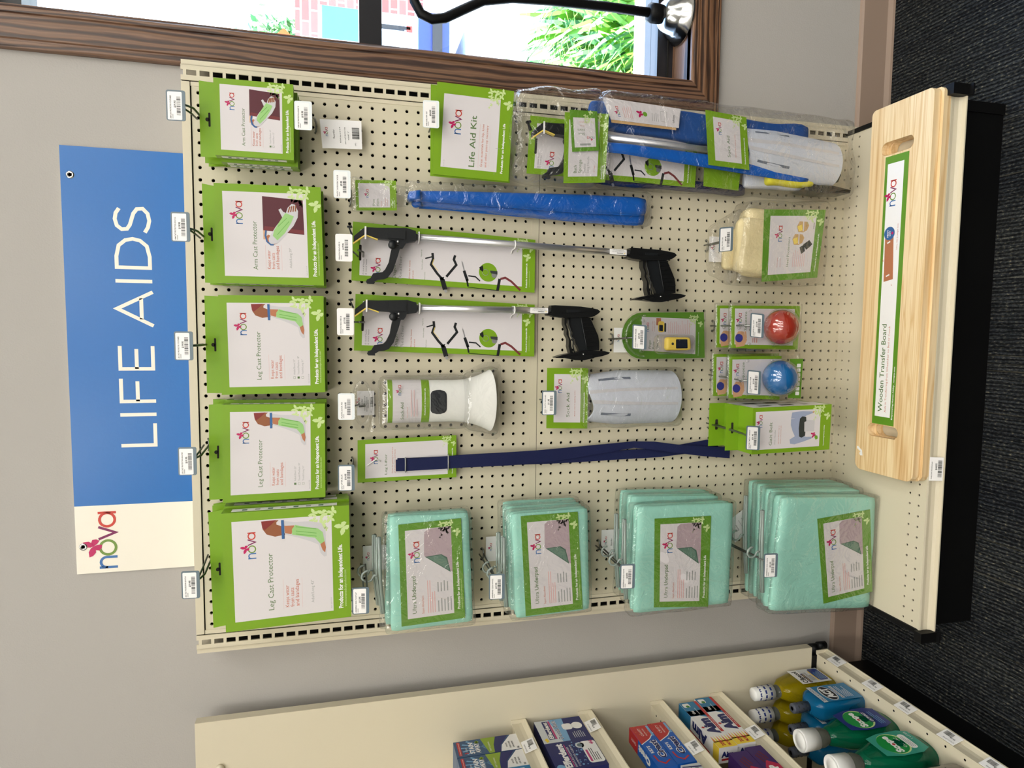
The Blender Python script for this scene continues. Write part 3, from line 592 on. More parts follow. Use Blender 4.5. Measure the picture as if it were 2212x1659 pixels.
def f_stain(cnt):
    def f(a):
        a.rect(0, 0, a.w, a.h, 'pk_blue', 1)
        for k in range(16):
            an = R(k * 22.5); a.poly([(a.w / 2, a.h * .4), (a.w / 2 + 1.4 * math.cos(an), max(.05, min(a.h * .72, a.h * .4 + 1.9 * math.sin(an)))), (a.w / 2 + 1.4 * math.cos(an + .12), max(.05, min(a.h * .72, a.h * .4 + 1.9 * math.sin(an + .12))))], 'pk_sky', 2) if abs(math.cos(an)) < .72 else None
        a.rrect(.15, .25, a.w - .15, .55, .1, 'pk_red', 4).text('#1 Adult Dentist Recommended', .25, .46, .11, 'paper', a.w - .55, l=5)
        a.text('3', .3, 1.15, .32, 'pk_red', bold=.04, l=5).text('ACTION', .6, 1.1, .14, 'paper', .6, l=5)
        a.text('STAIN', .25, 1.75, .42, 'paper', a.w - .7, bold=.04, l=5).text('AWAY', .25, 2.3, .42, 'paper', a.w - .85, bold=.04, l=5).rect(a.w - .55, 1.95, a.w - .38, 2.35, 'pk_lime', 5).rect(a.w - .67, 2.07, a.w - .26, 2.24, 'pk_lime', 5)
        a.poly([(0, a.h * .5), (a.w, a.h * .42), (a.w, a.h * .66), (0, a.h * .58)], 'pk_lime', 3).text('DEEP CLEANING', .3, a.h * .54, .14, 'paper', 1.4, l=5)
        a.poly([(0, a.h * .58), (a.w * .5, a.h * .6), (a.w, a.h * .66), (a.w, a.h * .86), (a.w * .4, a.h * .7), (0, a.h * .68)], 'pk_navy', 4).poly([(0, a.h * .68), (a.w * .4, a.h * .72), (a.w, a.h * .9), (a.w, a.h), (0, a.h)], 'paper', 5)
        a.text('WHITE', .5, a.h * .8, .14, 'ink', bold=.03, l=6).text('DENTURES', .35, a.h * .85, .14, 'ink', bold=.03, l=6).text('LIKE NEW!', .35, a.h * .9, .14, 'ink', bold=.03, l=6).text(cnt, .15, a.h * .97, .2, 'ink', bold=.03, l=6)
    return f
sbox('denture_cleaner_box', 'grey-blue denture cleaner box on top visible shelf, against the end panel', 'box', -35.75, 2.6, -3.5, -1.15, 42.95, 49.1, 'pk_blue', f_stain('84'))
sbox('denture_cleaner_box', 'grey-blue denture cleaner box second from the end panel, top visible shelf', 'box', -35.75, 2.6, -5.95, -3.6, 42.95, 49.1, 'pk_blue', f_stain('90'))
sbox('denture_brush_box', 'teal box at the frame edge on the top visible shelf', 'box', -35.6, 2.4, -8.8, -6.1, 42.95, 46.0, 'pk_aqua', lambda a: a.rect(.2, .2, 1.2, .5, 'pk_yellow', 2).poly([(.3, 1.2), (1.8, .7), (2.3, 1.0), (1.2, 1.7)], 'paper', 2).text('BRUSH', .2, 2.5, .4, 'paper', 2.2))
def f_bath(a):
    a.rect(0, 0, a.w, a.h * .45, 'pk_silver', 1).rect(0, a.h * .45, a.w, a.h, 'pk_navy', 1).poly([(0, a.h * .4), (a.w, a.h * .3), (a.w, a.h * .6), (0, a.h * .55)], 'pk_sky', 2)
    a.rect(.5, .7, a.w - .2, 1.3, 'pk_navy', 3).text('Efferdent', .6, 1.18, .4, 'paper', a.w - .95, bold=.04, l=4).rect(.5, 1.32, a.w - .2, 1.5, 'pk_pink', 3).text('Dental Bath', .35, 2.05, .42, 'paper', a.w - .6, bold=.05, l=5).text('Dental Bath', .35, 2.05, .42, 'pk_navy', a.w - .6, bold=.0, l=6)
    a.rrect(1.7, 2.5, 2.7, 3.5, .3, 'paper', 4).circ(2.2, 4.0, .55, 'paper', 4).poly([(.1, .35), (.6, .2), (.8, .5), (.3, .6)], 'pk_yellow', 4).lines(.3, 3.2, 1.2, 6, .2, .06, 'pk_silver', 3, 4)
sbox('denture_bath_box', 'pale blue denture bath box on second shelf, against the end panel', 'box', -35.7, 2.8, -3.45, .2, 35.95, 40.75, 'pk_navy', f_bath)
def f_eff(a):
    a.rect(0, 0, a.w, a.h, 'pk_navy', 1).circ(.5, .5, .38, 'pk_sky', 2).text('Efferdent', .3, 1.55, .62, 'paper', a.w - .6, bold=.05, l=3).rect(.3, 1.7, a.w - .5, 1.78, 'pk_pink', 3).text('DENTURE CLEANSER', .3, 2.0, .16, 'paper', a.w - 1.2, l=3)
    a.text('COMPLETE CLEAN', .3, 2.35, .18, 'paper', a.w - 1.0, l=3)
    g2 = random.Random(4)
    for k in range(26): a.circ(g2.uniform(.3, a.w - .3), g2.uniform(2.4, 3.4), g2.uniform(.04, .14), 'pk_sky', 3, 8)
    a.circ(a.w - .9, 3.2, .42, 'pk_silver', 4).circ(a.w - .9, 3.2, .25, 'plate', 5).rrect(.5, 3.3, a.w - .4, a.h - .05, .3, 'paper', 4).rect(.7, 3.45, 2.4, 3.65, 'pk_pink', 5).text('44', a.w - 1.0, a.h - .25, .4, 'pk_pink', bold=.04, l=5).lines(.8, 3.8, 1.8, 4, .2, .07, 'ink', 2, 5)
sbox('denture_tablet_box', 'dark blue denture tablet box on second shelf, nearer the camera', 'box', -35.6, 2.8, -7.7, -3.6, 35.95, 40.8, 'pk_navy', f_eff)
def f_crest(a):
    a.rect(0, 0, a.w, a.h, 'pk_blue2', 1).poly([(a.w * .55, 0), (a.w, 0), (a.w, a.h), (a.w * .8, a.h), (a.w * .66, a.h * .6)], 'pk_red', 2)
    a.line([(a.w * .55, 0), (a.w * .66, a.h * .6), (a.w * .8, a.h)], .09, 'paper', 3).line([(a.w * .15, a.h * .85), (a.w * .08, a.h * .5), (a.w * .15, a.h * .25), (a.w * .28, a.h * .2)], .16, 'pk_red', 3)
    a.text('KID\u2019S', a.w * .33, a.h * .32, .3, 'paper', 1.1, bold=.04, l=4).text('Crest', a.w * .2, a.h * .82, .62, 'paper', a.w * .42, bold=.1, l=4).text('Crest', a.w * .2, a.h * .82, .62, 'pk_navy', a.w * .42, bold=.03, l=5)
    a.text('CAVITY', a.w * .74, a.h * .45, .26, 'paper', a.w * .2, l=4).text('PROTECTION', a.w * .74, a.h * .62, .14, 'paper', a.w * .18, l=4).rect(a.w * .72, a.h * .84, a.w * .98, a.h * .97, 'pk_sky', 4)
    g2 = random.Random(8)
    for k in range(14): a.circ(g2.uniform(a.w * .78, a.w * .98), g2.uniform(.1, a.h - .2), .04, 'pk_orange', 3, 6)
def t_crest(a): a.rect(0, 0, a.w, a.h, 'pk_blue2', 1).rect(a.w * .68, 0, a.w, a.h, 'pk_red', 2).text('Crest', a.w * .25, a.h * .75, .6, 'paper', a.w * .4, bold=.08, l=3).text('CAVITY', a.w * .74, a.h * .6, .3, 'paper', 1.1, l=3)
sbox('toothpaste_box', 'red and blue kids toothpaste box lying uppermost on the third shelf', 'box', -35.6, 1.5, -9.3, -2.95, 29.95, 31.85, 'pk_blue2', f_crest, t_crest)
sbox('toothpaste_box', 'red and blue kids toothpaste box lying below its twin on the third shelf', 'box', -35.6, 1.5, -9.15, -2.85, 27.98, 29.9, 'pk_blue2', f_crest, t_crest)
sbox('toothpaste_box', 'silver-white toothpaste box at the frame edge of the third shelf', 'box', -35.5, 1.6, -15.5, -9.5, 27.98, 29.8, 'pk_silver', lambda a: a.text('GEL', 4.6, .8, .4, 'ink').text('FREE', 4.6, 1.4, .3, 'ink').line([(5.7, 0), (5.5, 1.8)], .15, 'pk_navy'))
def f_aim(a):
    a.rect(0, 0, a.w, a.h, 'paper', 1).rect(a.w * .68, 0, a.w, a.h, 'pk_aqua', 2).poly([(a.w * .6, a.h), (a.w * .68, a.h * .5), (a.w * .69, 0), (a.w * .8, 0), (a.w * .8, a.h)], 'pk_aqua', 2)
    a.rect(a.w * .3, a.h * .84, a.w, a.h, 'pk_red', 3).text('MULTI-BENEFIT', a.w * .36, a.h * .96, .13, 'paper', 2.2, l=4).rrect(a.w * .88, .15, a.w * .97, a.h * .45, .15, 'paper', 4).circ(a.w * .9, a.h * .3, .2, 'leaf2', 5)
    a.text('Aim', a.w * .27, a.h * .74, 1.0, 'pk_navy', a.w * .34, bold=.07, l=4).circ(a.w * .425, a.h * .12, .16, 'pk_red', 5, 12)
    a.rect(0, 0, a.w * .13, a.h, 'pk_yellow', 3); 
    for k in range(7): a.poly([(a.w * .11, a.h * k / 7), (a.w * .24, a.h * (k + .5) / 7), (a.w * .11, a.h * (k + 1) / 7)], 'pk_yellow' if k % 2 else 'pk_orange', 3)
    a.text('20%', a.w * .03, a.h * .45, .34, 'pk_red', .8, bold=.04, l=4).text('MORE', a.w * .03, a.h * .75, .3, 'pk_red', .85, bold=.04, l=4).text('Cavity Protection', a.w * .7, a.h * .6, .14, 'paper', 1.2, l=4).text('Gel', a.w * .72, a.h * .38, .28, 'paper', bold=.03, l=4)
def t_aim(a): a.rect(0, 0, a.w, a.h, 'paper', 1).rect(a.w * .68, 0, a.w, a.h, 'pk_aqua', 2).text('Aim', a.w * .27, a.h * .85, 1.0, 'pk_navy', a.w * .36, bold=.05, l=3).rect(0, 0, a.w * .13, a.h, 'pk_yellow', 2).rect(a.w * .2, 0, a.w * .7, .18, 'pk_red', 3)
def e_aim(a):
    q = [a.P(0, a.h, 1), a.P(0, 0, 1), a.P(a.w, 0, 1), a.P(a.w, a.h, 1)]; c = a.c; a.rect(0, 0, a.w, a.h, 'paper', 1)
    a2 = Art(a.mb, [c[1], c[2], c[3], c[0]], a.h, a.w); a2.text('Aim', .25, .95, .5, 'pk_navy', 1.3, bold=.06, l=3).rect(.3, 1.1, 1.6, 1.3, 'pk_red', 3)
sbox('toothpaste_box', 'white, blue and yellow toothpaste box lying uppermost on the fourth shelf', 'box', -35.6, 1.55, -7.95, -.2, 23.0, 24.98, 'paper', f_aim, t_aim, e_aim)
sbox('toothpaste_box', 'white, blue and yellow toothpaste box lying below its twin on the fourth shelf', 'box', -35.6, 1.55, -7.8, .2, 20.98, 22.96, 'paper', f_aim, None, e_aim)
def f_close(a):
    a.rect(0, 0, a.w, a.h, 'pk_purple', 1).poly([(0, 0), (a.w * .8, 0), (a.w * .66, a.h * .5), (a.w * .55, a.h), (0, a.h)], 'pk_crim', 2).circ(a.w * .5, a.h * .95, 1.1, 'pk_red', 3, 16, .8) if False else a.rect(0, 0, a.w, a.h, 'pk_purple', 1).poly([(0, a.h), (a.w * .62, a.h), (a.w * .72, a.h * .5), (a.w * .6, a.h * .15), (0, 0)], 'pk_crim', 2)
    a.text('Close-UP', a.w * .12, a.h * .75, .7, 'paper', a.w * .5, bold=.06, l=4)
    for k in range(3): a.line([(a.w * .68 + k * .2, a.h * .35 + k * .3), (a.w * .84 + k * .2, a.h * .2 + k * .3)], .14, 'maroon2', 4)
sbox('toothpaste_box', 'purple and red cinnamon toothpaste box, upper of two on the fourth shelf', 'box', -35.5, 1.6, -16.2, -8.95, 22.75, 24.6, 'pk_purple', f_close, lambda a: a.rect(0, 0, a.w, a.h, 'pk_purple', 1))
sbox('toothpaste_box', 'purple and red cinnamon toothpaste box, lower of two on the fourth shelf', 'box', -35.5, 1.6, -15.9, -8.55, 20.98, 22.7, 'pk_purple', f_close)

# ---- mouthwash bottles
mat('liq_y', (226, 200, 20), 0.06, trans=0.75, ior=1.33); mat('liq_b', (20, 130, 190), 0.06, trans=0.6, ior=1.33); mat('liq_g', (8, 120, 84), 0.06, trans=0.6, ior=1.33)
mat('clearp', (224, 228, 214), 0.06, trans=0.9, ior=1.3); mat('capw', (232, 232, 230), 0.35); mat('capsleeve', (76, 80, 92), 0.3); mat('lab_navy', (30, 48, 118), 0.3); mat('lab_green', (30, 142, 68), 0.3); mat('lab_teal', (58, 150, 132), 0.3); mat('dark_liq', (40, 20, 22), 0.1, coat=.5)
def loft(b, cx, cy, secs, m, n=32, p=3.2):
    vs = []
    for z, hx, hy in secs:
        for j in range(n):
            t = 2 * math.pi * j / n; c, s_ = math.cos(t), math.sin(t); k = (abs(c) ** p + abs(s_) ** p) ** (-1 / p); vs.append((cx + hx * c * k, cy + hy * s_ * k, z))
    fs = [(i * n + j, i * n + (j + 1) % n, (i + 1) * n + (j + 1) % n, (i + 1) * n + j) for i in range(len(secs) - 1) for j in range(n)]
    b.add(vs, fs + [tuple(range(n)), tuple(range((len(secs) - 1) * n, len(secs) * n))], m, True)
Z0 = 7.78
def cepacol(cx, cy, lab):
    t = thing('mouthwash_bottle', lab, 'bottle', (cx, cy, Z0), 'yellow mouthwash bottles'); b = MB()
    loft(b, cx, cy, [(Z0, 1.0, 1.5), (Z0 + .3, 1.2, 1.75), (Z0 + 4.3, 1.2, 1.75), (Z0 + 4.9, 1.05, 1.55), (Z0 + 5.6, .9, 1.35), (Z0 + 6.3, .6, .7)], 'liq_y'); part(b, 'body', t)
    b = MB(); loft(b, cx, cy, [(Z0 + 6.3, .62, .72), (Z0 + 7.0, .5, .5)], 'clearp', p=2); part(b, 'neck', t)
    b = MB(); b.lathe([(0, 0), (.78, 0), (.68, 2.2), (.6, 2.3), (0, 2.3)], (cx, cy, Z0 + 7.0), 'capw', 28)
    for k in range(10):
        for r_ in range(3):
            an = R(36 * k + 18 * (r_ % 2)); ra = .79 - .045 * r_ * 1.0; z = Z0 + 7.4 + .6 * r_
            tv = V(-math.sin(an), math.cos(an), 0) * .17; c_ = V(cx + math.cos(an) * ra, cy + math.sin(an) * ra, z); b.add([c_ - tv, c_ + tv, c_ + tv + V(0, 0, .2), c_ - tv + V(0, 0, .2)], [(0, 1, 2, 3)], 'lab_navy')
    part(b, 'cap', t, 'white sealed cap with small blue print')
    b = MB(); X = cx + 1.22; a = Art(b, [(X, cy - 1.35, Z0 + 4.2), (X, cy + 1.35, Z0 + 4.2), (X, cy + 1.35, Z0 + .6), (X, cy - 1.35, Z0 + .6)], 2.7, 3.6)
    a.rect(0, 0, 2.7, 3.6, 'pk_silver', 1).rect(0, 0, 2.7, 1.1, 'paper', 2).text('C\u0113pacol', .12, .85, .5, 'ink', 2.3, bold=.05, l=3).rect(.1, 1.0, 1.9, 1.35, 'pk_navy', 3).text('ANTIBACTERIAL', .2, 1.27, .18, 'pk_yellow', 1.6, l=4).rrect(.3, 2.3, 2.6, 3.5, .3, 'lab_navy', 3).rect(.3, 2.15, 2.2, 2.28, 'pk_yellow', 3).lines(.4, 1.5, 1.7, 4, .15, .05, 'ink', 2, 3).lines(.5, 2.5, 1.8, 5, .18, .06, 'pk_sky', 3, 4)
    part(b, 'label', t)
cepacol(-34.9, -1.5, 'yellow mouthwash bottle at the front beside the end panel'); cepacol(-37.4, -1.45, 'yellow mouthwash bottle directly behind the front yellow one'); cepacol(-39.9, -1.4, 'yellow mouthwash bottle rearmost of its row, in shade')
def act(cx, cy, lab):
    t = thing('mouthwash_bottle', lab, 'bottle', (cx, cy, Z0), 'blue mouthwash bottles'); b = MB()
    loft(b, cx, cy, [(Z0, .9, 1.35), (Z0 + .3, 1.05, 1.6), (Z0 + 4.9, 1.05, 1.6), (Z0 + 5.2, .95, 1.45), (Z0 + 5.7, .6, .75)], 'liq_b', p=4.5); part(b, 'body', t)
    b = MB(); b.lathe([(0, 0), (.52, 0), (.5, 1.7), (.46, 1.8), (0, 1.8)], (cx, cy, Z0 + 5.7), 'capsleeve', 24); b.lathe([(0, 0), (.2, 0)], (cx, cy, Z0 + 7.52), 'capw', 14)
    for k in range(7):
        for r_ in range(3):
            an = R(51.4 * k + 25 * (r_ % 2)); z = Z0 + 5.95 + .5 * r_; tv = V(-math.sin(an), math.cos(an), 0) * .12; c_ = V(cx + math.cos(an) * .53, cy + math.sin(an) * .53, z); b.add([c_ - tv, c_ + tv, c_ + tv + V(0, 0, .16), c_ - tv + V(0, 0, .1)], [(0, 1, 2, 3)], 'ink')
    part(b, 'cap', t, 'grey printed seal over a white-tipped cap')
    b = MB(); X = cx + 1.07; a = Art(b, [(X, cy - 1.4, Z0 + 4.9), (X, cy + 1.4, Z0 + 4.9), (X, cy + 1.4, Z0 + .3), (X, cy - 1.4, Z0 + .3)], 2.8, 4.6)
    a.rect(0, 0, 2.8, 4.6, 'pk_aqua', 1).rect(0, 0, 2.8, .5, 'pk_silver', 2).text('ZERO ALCOHOL', .2, .38, .26, 'pk_navy', 2.3, l=3).circ(1.4, 1.55, 1.28, 'pk_silver', 2, 28, .62).circ(1.4, 1.55, 1.18, 'screen', 3, 28, .56).text('ACT', .5, 1.9, .72, 'paper', 1.8, bold=.08, l=4).rect(.3, 2.4, 2.5, 2.75, 'pk_silver', 3).text('ANTICAVITY', .4, 2.67, .2, 'pk_navy', 2.0, l=4)
    a.lines(.4, 2.95, 2.0, 5, .2, .06, 'paper', 2, 3); part(b, 'label', t)
    for k in range(3): a.circ(.5 + .3 * k, 4.2, .12, 'paper', 4, 10)
act(-34.4, -5.5, 'blue mouthwash bottle at the front between yellow and green ones'); act(-36.7, -5.4, 'blue mouthwash bottle directly behind the front blue one'); act(-39.0, -5.6, 'blue mouthwash bottle rearmost of its row')
def scope(cx, cy, lab, out):
    t = thing('mouthwash_bottle', lab, 'bottle', (cx, cy, Z0), 'green mouthwash bottles'); b = MB()
    loft(b, cx, cy, [(Z0, 1.0, 1.6), (Z0 + .5, 1.25, 1.95), (Z0 + 3, 1.25, 2.0), (Z0 + 5.2, 1.05, 1.6), (Z0 + 6.4, .8, 1.0), (Z0 + 7.0, .68, .75)], 'liq_g', p=2.6); part(b, 'body', t)
    b = MB(); b.lathe([(.68, 0), (.86, .5), (.9, .9), (.8, 1.2)], (cx, cy, Z0 + 7.0), 'clearp', 24); b.lathe([(.6, .1), (.62, 1.1)], (cx, cy, Z0 + 7.0), 'greenl', 20); part(b, 'neck', t)
    b = MB(); b.lathe([(0, 0), (.95, 0), (1.02, 1.6), (1.0, 1.7), (.92, 1.72), (.9, 1.66), (.62, 1.66), (.6, 1.7), (0, 1.7)], (cx, cy, Z0 + 8.2), 'capw', 32); part(b, 'cap', t, 'white screw cap')
    b = MB(); X = cx + 1.27; a = Art(b, [(X - .12, cy - 1.6, Z0 + 5.3), (X - .12, cy + 1.6, Z0 + 5.3), (X, cy + 1.6, Z0 + .8), (X, cy - 1.6, Z0 + .8)], 3.2, 4.5)
    m1 = 'lab_navy' if out else 'lab_teal'; a.poly([(.35, 0), (2.85, 0), (3.2, 1.4), (3.2, 3.6), (2.8, 4.5), (.4, 4.5), (0, 3.6), (0, 1.4)], m1, 1).circ(1.6, 1.9, 1.4, 'greenl', 2, 28).circ(1.6, 1.8, 1.32, 'lab_green', 3, 28)
    a.text('Scope', .42, 2.0, .62, 'paper', 2.3, bold=.06, l=4).circ(1.52, 1.82, .15, 'pk_red', 5, 14)
    if out: a.rect(.9, 2.75, 2.6, 3.3, 'pk_navy', 4).text('OUTLAST', 1.0, 3.12, .26, 'paper', 1.5, bold=.03, l=5).lines(.5, 3.5, 2, 3, .22, .06, 'pk_sky', 2, 4)
    else: a.text('CLASSIC', .9, 2.75, .26, 'paper', 1.4, l=4).rrect(.6, 3.0, 2.6, 3.7, .3, 'paper', 4).lines(.8, 3.15, 1.5, 3, .17, .06, 'inkl', 2, 5).text('1 LITER', 1.8, 4.2, .22, 'paper', 1.0, l=4)
    part(b, 'label', t)
scope(-34.8, -9.8, 'green mouthwash bottle with navy label beside the blue ones', True); scope(-34.6, -14.0, 'green mouthwash bottle with teal label, nearer the camera', False)
t = thing('mouthwash_bottle', 'dark mouthwash bottle in the frame corner', 'bottle', (-34.7, -18.4, Z0)); b = MB()
loft(b, -34.7, -18.4, [(Z0, 1.2, 1.4), (Z0 + .5, 1.5, 1.75), (Z0 + 5, 1.5, 1.75), (Z0 + 6.5, .7, .7)], 'dark_liq', p=2.3); part(b, 'body', t); b = MB(); b.lathe([(0, 0), (.8, 0), (.8, 1.5), (0, 1.5)], (-34.7, -18.4, Z0 + 6.5), 'black_plastic'); part(b, 'cap', t)

# ================================================================ hooks with price plates
def hook(lab, X, Zb, L, px, pz, py, name, price, plate='plate', wire='wire', sd_=1, base=True, tilt=0.0, lowtip=.35):
    t = thing('peg_hook', lab, 'peg hook', (X, -.3, Zb)); b = MB()
    if base:
        b.tube([(X - .5, .15, Zb), (X - .5, -.12, Zb), (X - .42, -.3, Zb - .08), (X, -.34, Zb - .1), (X + .42, -.3, Zb - .08), (X + .5, -.12, Zb), (X + .5, .15, Zb)], .075, 'wire', 8); part(b, 'bracket', t)
    b = MB(); dx = (px - X); f = lambda k: X + dx * k * .75
    b.tube([(X, -.3, Zb - .12), (f(.3), -L * .45, Zb - .12), (f(.7), -L * .8, Zb - .1), (f(.9), -L * .93, Zb + lowtip * .4), (f(1), -L, Zb + lowtip)], .085, wire, 8); part(b, 'wire', t)
    b = MB(); b.tube([(X, -.3, Zb + .3), (X + dx * .35, py * .45, Zb + .3 + (pz - .45 - Zb - .3) * .3), (px, py + .12, pz - .35)], .075, wire, 8); part(b, 'upper_wire', t)
    q = [(px - 1.12 + tilt, py, pz + .68), (px + 1.12 + tilt, py, pz + .68), (px + 1.12 - tilt, py - .12, pz - .68), (px - 1.12 - tilt, py - .12, pz - .68)]
    b = MB(); a = Art(b, q, 2.24, 1.36); v = arc(2.24 - .15, .15, .15, -90, 0, 4) + arc(2.24 - .15, 1.21, .15, 0, 90, 4) + arc(.15, 1.21, .15, 90, 180, 4) + arc(.15, .15, .15, 180, 270, 4)
    n_ = len(v); b.add([a.P(x, y, 0) for x, y in v] + [a.P(x, y, -9) for x, y in v], [tuple(range(n_)), tuple(range(2 * n_ - 1, n_ - 1, -1))] + [(i, (i + 1) % n_, n_ + (i + 1) % n_, n_ + i) for i in range(n_)], plate)
    o = part(b, 'tag_plate', t); b = MB(); a = Art(b, q, 2.24, 1.36)
    a.rrect(.06, .1, 2.12, 1.12, .08, 'paper', 1); a.text(name, .14, .36, .1, 'ink', min(1.7, .085 * len(name)), bold=.02, l=2).lines(.14, .44, .5, 1, .1, .05, 'inkl', 3, 2).text(price, .95, .68, .13, 'ink', bold=.04, l=2).bars(.42, .74, 1.35, .28, sd_, 2); q_ = part(b, 'price_label', o)
    return t
H = hook
H('grey wire hook with price plate, holding the small arm cast protector boxes by the window', 20.3, 69.96, 4.6, 19.98, 70.92, -4.5, 'ARM CAST PROTECTOR YOUTH/MED', '$19.95', wire='wire_dark', sd_=1)
H('grey wire hook with price plate, holding the larger arm cast protector boxes', 10.7, 69.96, 4.4, 10.96, 70.84, -4.5, 'ARM CAST PROTECTOR ADULT/LG', '$19.95', wire='wire_dark', sd_=2)
H('grey wire hook with price plate, holding the leg cast protector boxes in the middle', 1.9, 69.96, 4.4, 1.86, 70.85, -4.5, 'LEG CAST PROTECTOR YOUTH/MED', '$19.95', wire='wire_dark', sd_=3)
H('grey wire hook with price plate, holding the adult short leg cast protector boxes', -6.65, 70.1, 4.4, -7.21, 70.82, -4.5, 'LEG CAST PROTECTOR ADULT/SH', '$19.95', wire='wire_dark', sd_=4)
H('grey wire hook with price plate, holding the largest leg cast protector boxes', -16.2, 70.0, 4.8, -17.02, 70.73, -5, 'LEG CAST PROTECTOR ADULT/LG', '$19.95', wire='wire_dark', sd_=5)
H('grey wire hook with price plate and only a reorder card on it', 20.5, 61.0, 3.4, 20.33, 61.78, -3.5, 'ARM CAST PROTECTOR ADSHRT 22', '$19.95', plate='plate_clear', sd_=6)
H('wire hook with price plate above the life aid kit', 20.8, 51.0, 3.2, 21.43, 51.48, -3.2, 'DELUXE HIP KIT', '$54.95', plate='plate_clear', sd_=7)
H('wire hook with price plate holding the blue shoe horns', 14.5, 58.2, 3.4, 15.12, 58.81, -3.5, 'PLASTIC SHOEHORN 24 BLUE', '$9.95', plate='plate_clear', sd_=8)
H('wire hook with white price plate above the longer reacher', 9.6, 57.2, 3.0, 9.99, 58.71, -3.5, 'DRAGON REACHER 32', '$17.95', plate='paper', sd_=9, base=False)
H('wire hook with white price plate above the shorter reacher', 3.9, 57.2, 3.0, 3.9, 58.65, -3.5, 'DRAGON REACHER 26', '$17.95', plate='paper', sd_=10, base=False)
H('wire hook with price plate above the white plastic sock aid', -3.4, 57.2, 3.2, -3.21, 58.64, -3.5, 'PLASTIC SOCK AID', '$14.95', plate='plate_clear', sd_=11, base=False)
H('wire hook with price plate holding the navy leg lifter', -8.7, 58.2, 3.2, -9.29, 58.7, -3.5, 'LEG LIFTER BLUE', '$14.95', sd_=12)
H('wire hook with price plate holding the terry cloth sock aid', -3.2, 40.4, 3.0, -3.22, 40.69, -3.2, 'TERRY CLOTH SOCK AID', '$11.95', plate='plate', sd_=13, base=False)
H('wire hook with price plate holding the finger pulse oximeter', 2.6, 33.5, 4.4, 2.84, 32.58, -4.6, 'PULSE OXIMETER FINGER', '$39.95', sd_=14, tilt=.05)
H('wire hook with price plate holding the bagged heel protectors', 12.0, 23.5, 4.8, 11.96, 24.3, -5, 'HEEL PROTECTOR', '$9.95', sd_=15, tilt=-.08)
H('wire hook with price plate holding the red squeeze ball packs', 4.0, 22.5, 6.0, 4.02, 21.36, -6, 'SQUEEZE BALL SOFT', '$12.95', sd_=16, tilt=.06)
H('wire hook with price plate holding the blue squeeze ball packs', -.95, 22.5, 6.0, -1.31, 21.47, -6, 'SQUEEZE BALL FIRM', '$12.95', sd_=17, tilt=.06)
H('wire hook with price plate holding the gait belt boxes', -5.9, 22.6, 7.6, -6.3, 22.43, -7.6, 'GAIT BELT METAL HANDLE', '$21.95', sd_=18, tilt=.04)
H('long wire hook with price plate holding the topmost underpad packs', -18.0, 57.2, 6.6, -18.86, 57.66, -6.6, 'UNDERPAD 30X36 TUCK FLAP', '$15.95', sd_=19)
H('long wire hook with price plate holding the second row of underpad packs', -17.9, 46.2, 6.6, -18.67, 46.23, -6.6, 'UNDERPAD 32X36 WHITE', '$17.95', sd_=20)
H('long wire hook with price plate holding the third row of underpad packs', -17.9, 34.4, 7.6, -18.36, 34.56, -7.6, 'UNDERPAD 36X54 WHITE', '$24.95', sd_=21)
H('long wire hook with price plate holding the lowest underpad packs', -18.4, 20.4, 9.0, -17.92, 21.04, -9, 'UNDERPAD 34X36 WHITE', '$21.95', sd_=22)

def reorder(lab, q, y, tilt=0):
    t = thing('reorder_card', lab, 'card', (q[0][0], y, q[0][1])); b = MB(); b.qbox(q, y, .03, 'paper'); w_, h_ = dims(q); a = Art(b, q3(q, y), w_, h_)
    a.nova(w_ * .42, h_ * .17, w_ * .085).text('Reorder', w_ * .35, h_ * .33, .15, 'ink').text('NOVA Item # 6115-R', w_ * .2, h_ * .48, .1, 'ink').text('ARM CAST PROTECTOR', w_ * .15, h_ * .6, .09, 'ink', w_ * .6).text('AD/SHRT 22"', w_ * .3, h_ * .68, .09, 'ink').text('UPC:', w_ * .1, h_ * .85, .1, 'ink').bars(w_ * .35, h_ * .76, w_ * .4, h_ * .18, 77)
    part(b, 'card', t)
reorder('white reorder card hanging on the otherwise empty hook', [(18.6, 60.4), (21.0, 60.6), (21.1, 57.16), (18.75, 57.1)], -.8)
reorder('white reorder card behind the topmost underpad packs', [(-18.6, 57.3), (-16.3, 57.3), (-16.3, 53.9), (-18.6, 53.9)], -.5)
reorder('white reorder card behind the second row of underpad packs', [(-18.6, 45.9), (-16.2, 45.9), (-16.2, 42.5), (-18.6, 42.5)], -.5)
reorder('white reorder card behind the third row of underpad packs', [(-18.8, 34.2), (-16.3, 34.2), (-16.3, 30.8), (-18.8, 30.8)], -.5)
reorder('tilted white reorder card behind the lowest underpad packs', [(-18.6, 19.2), (-16.6, 20.6), (-14.7, 17.8), (-16.7, 16.4)], -.5)
reorder('white reorder card behind the finger pulse oximeter', [(1.3, 33.3), (3.7, 33.3), (3.7, 29.9), (1.3, 29.9)], -.4)
reorder('white reorder card behind the bagged heel protectors', [(10.4, 23.3), (12.9, 23.3), (12.9, 19.8), (10.4, 19.8)], -.4)
reorder('white reorder card behind the loop of the plastic sock aid', [(-4.4, 57.7), (-2.2, 57.7), (-2.2, 56.2), (-4.4, 56.2)], -.25)

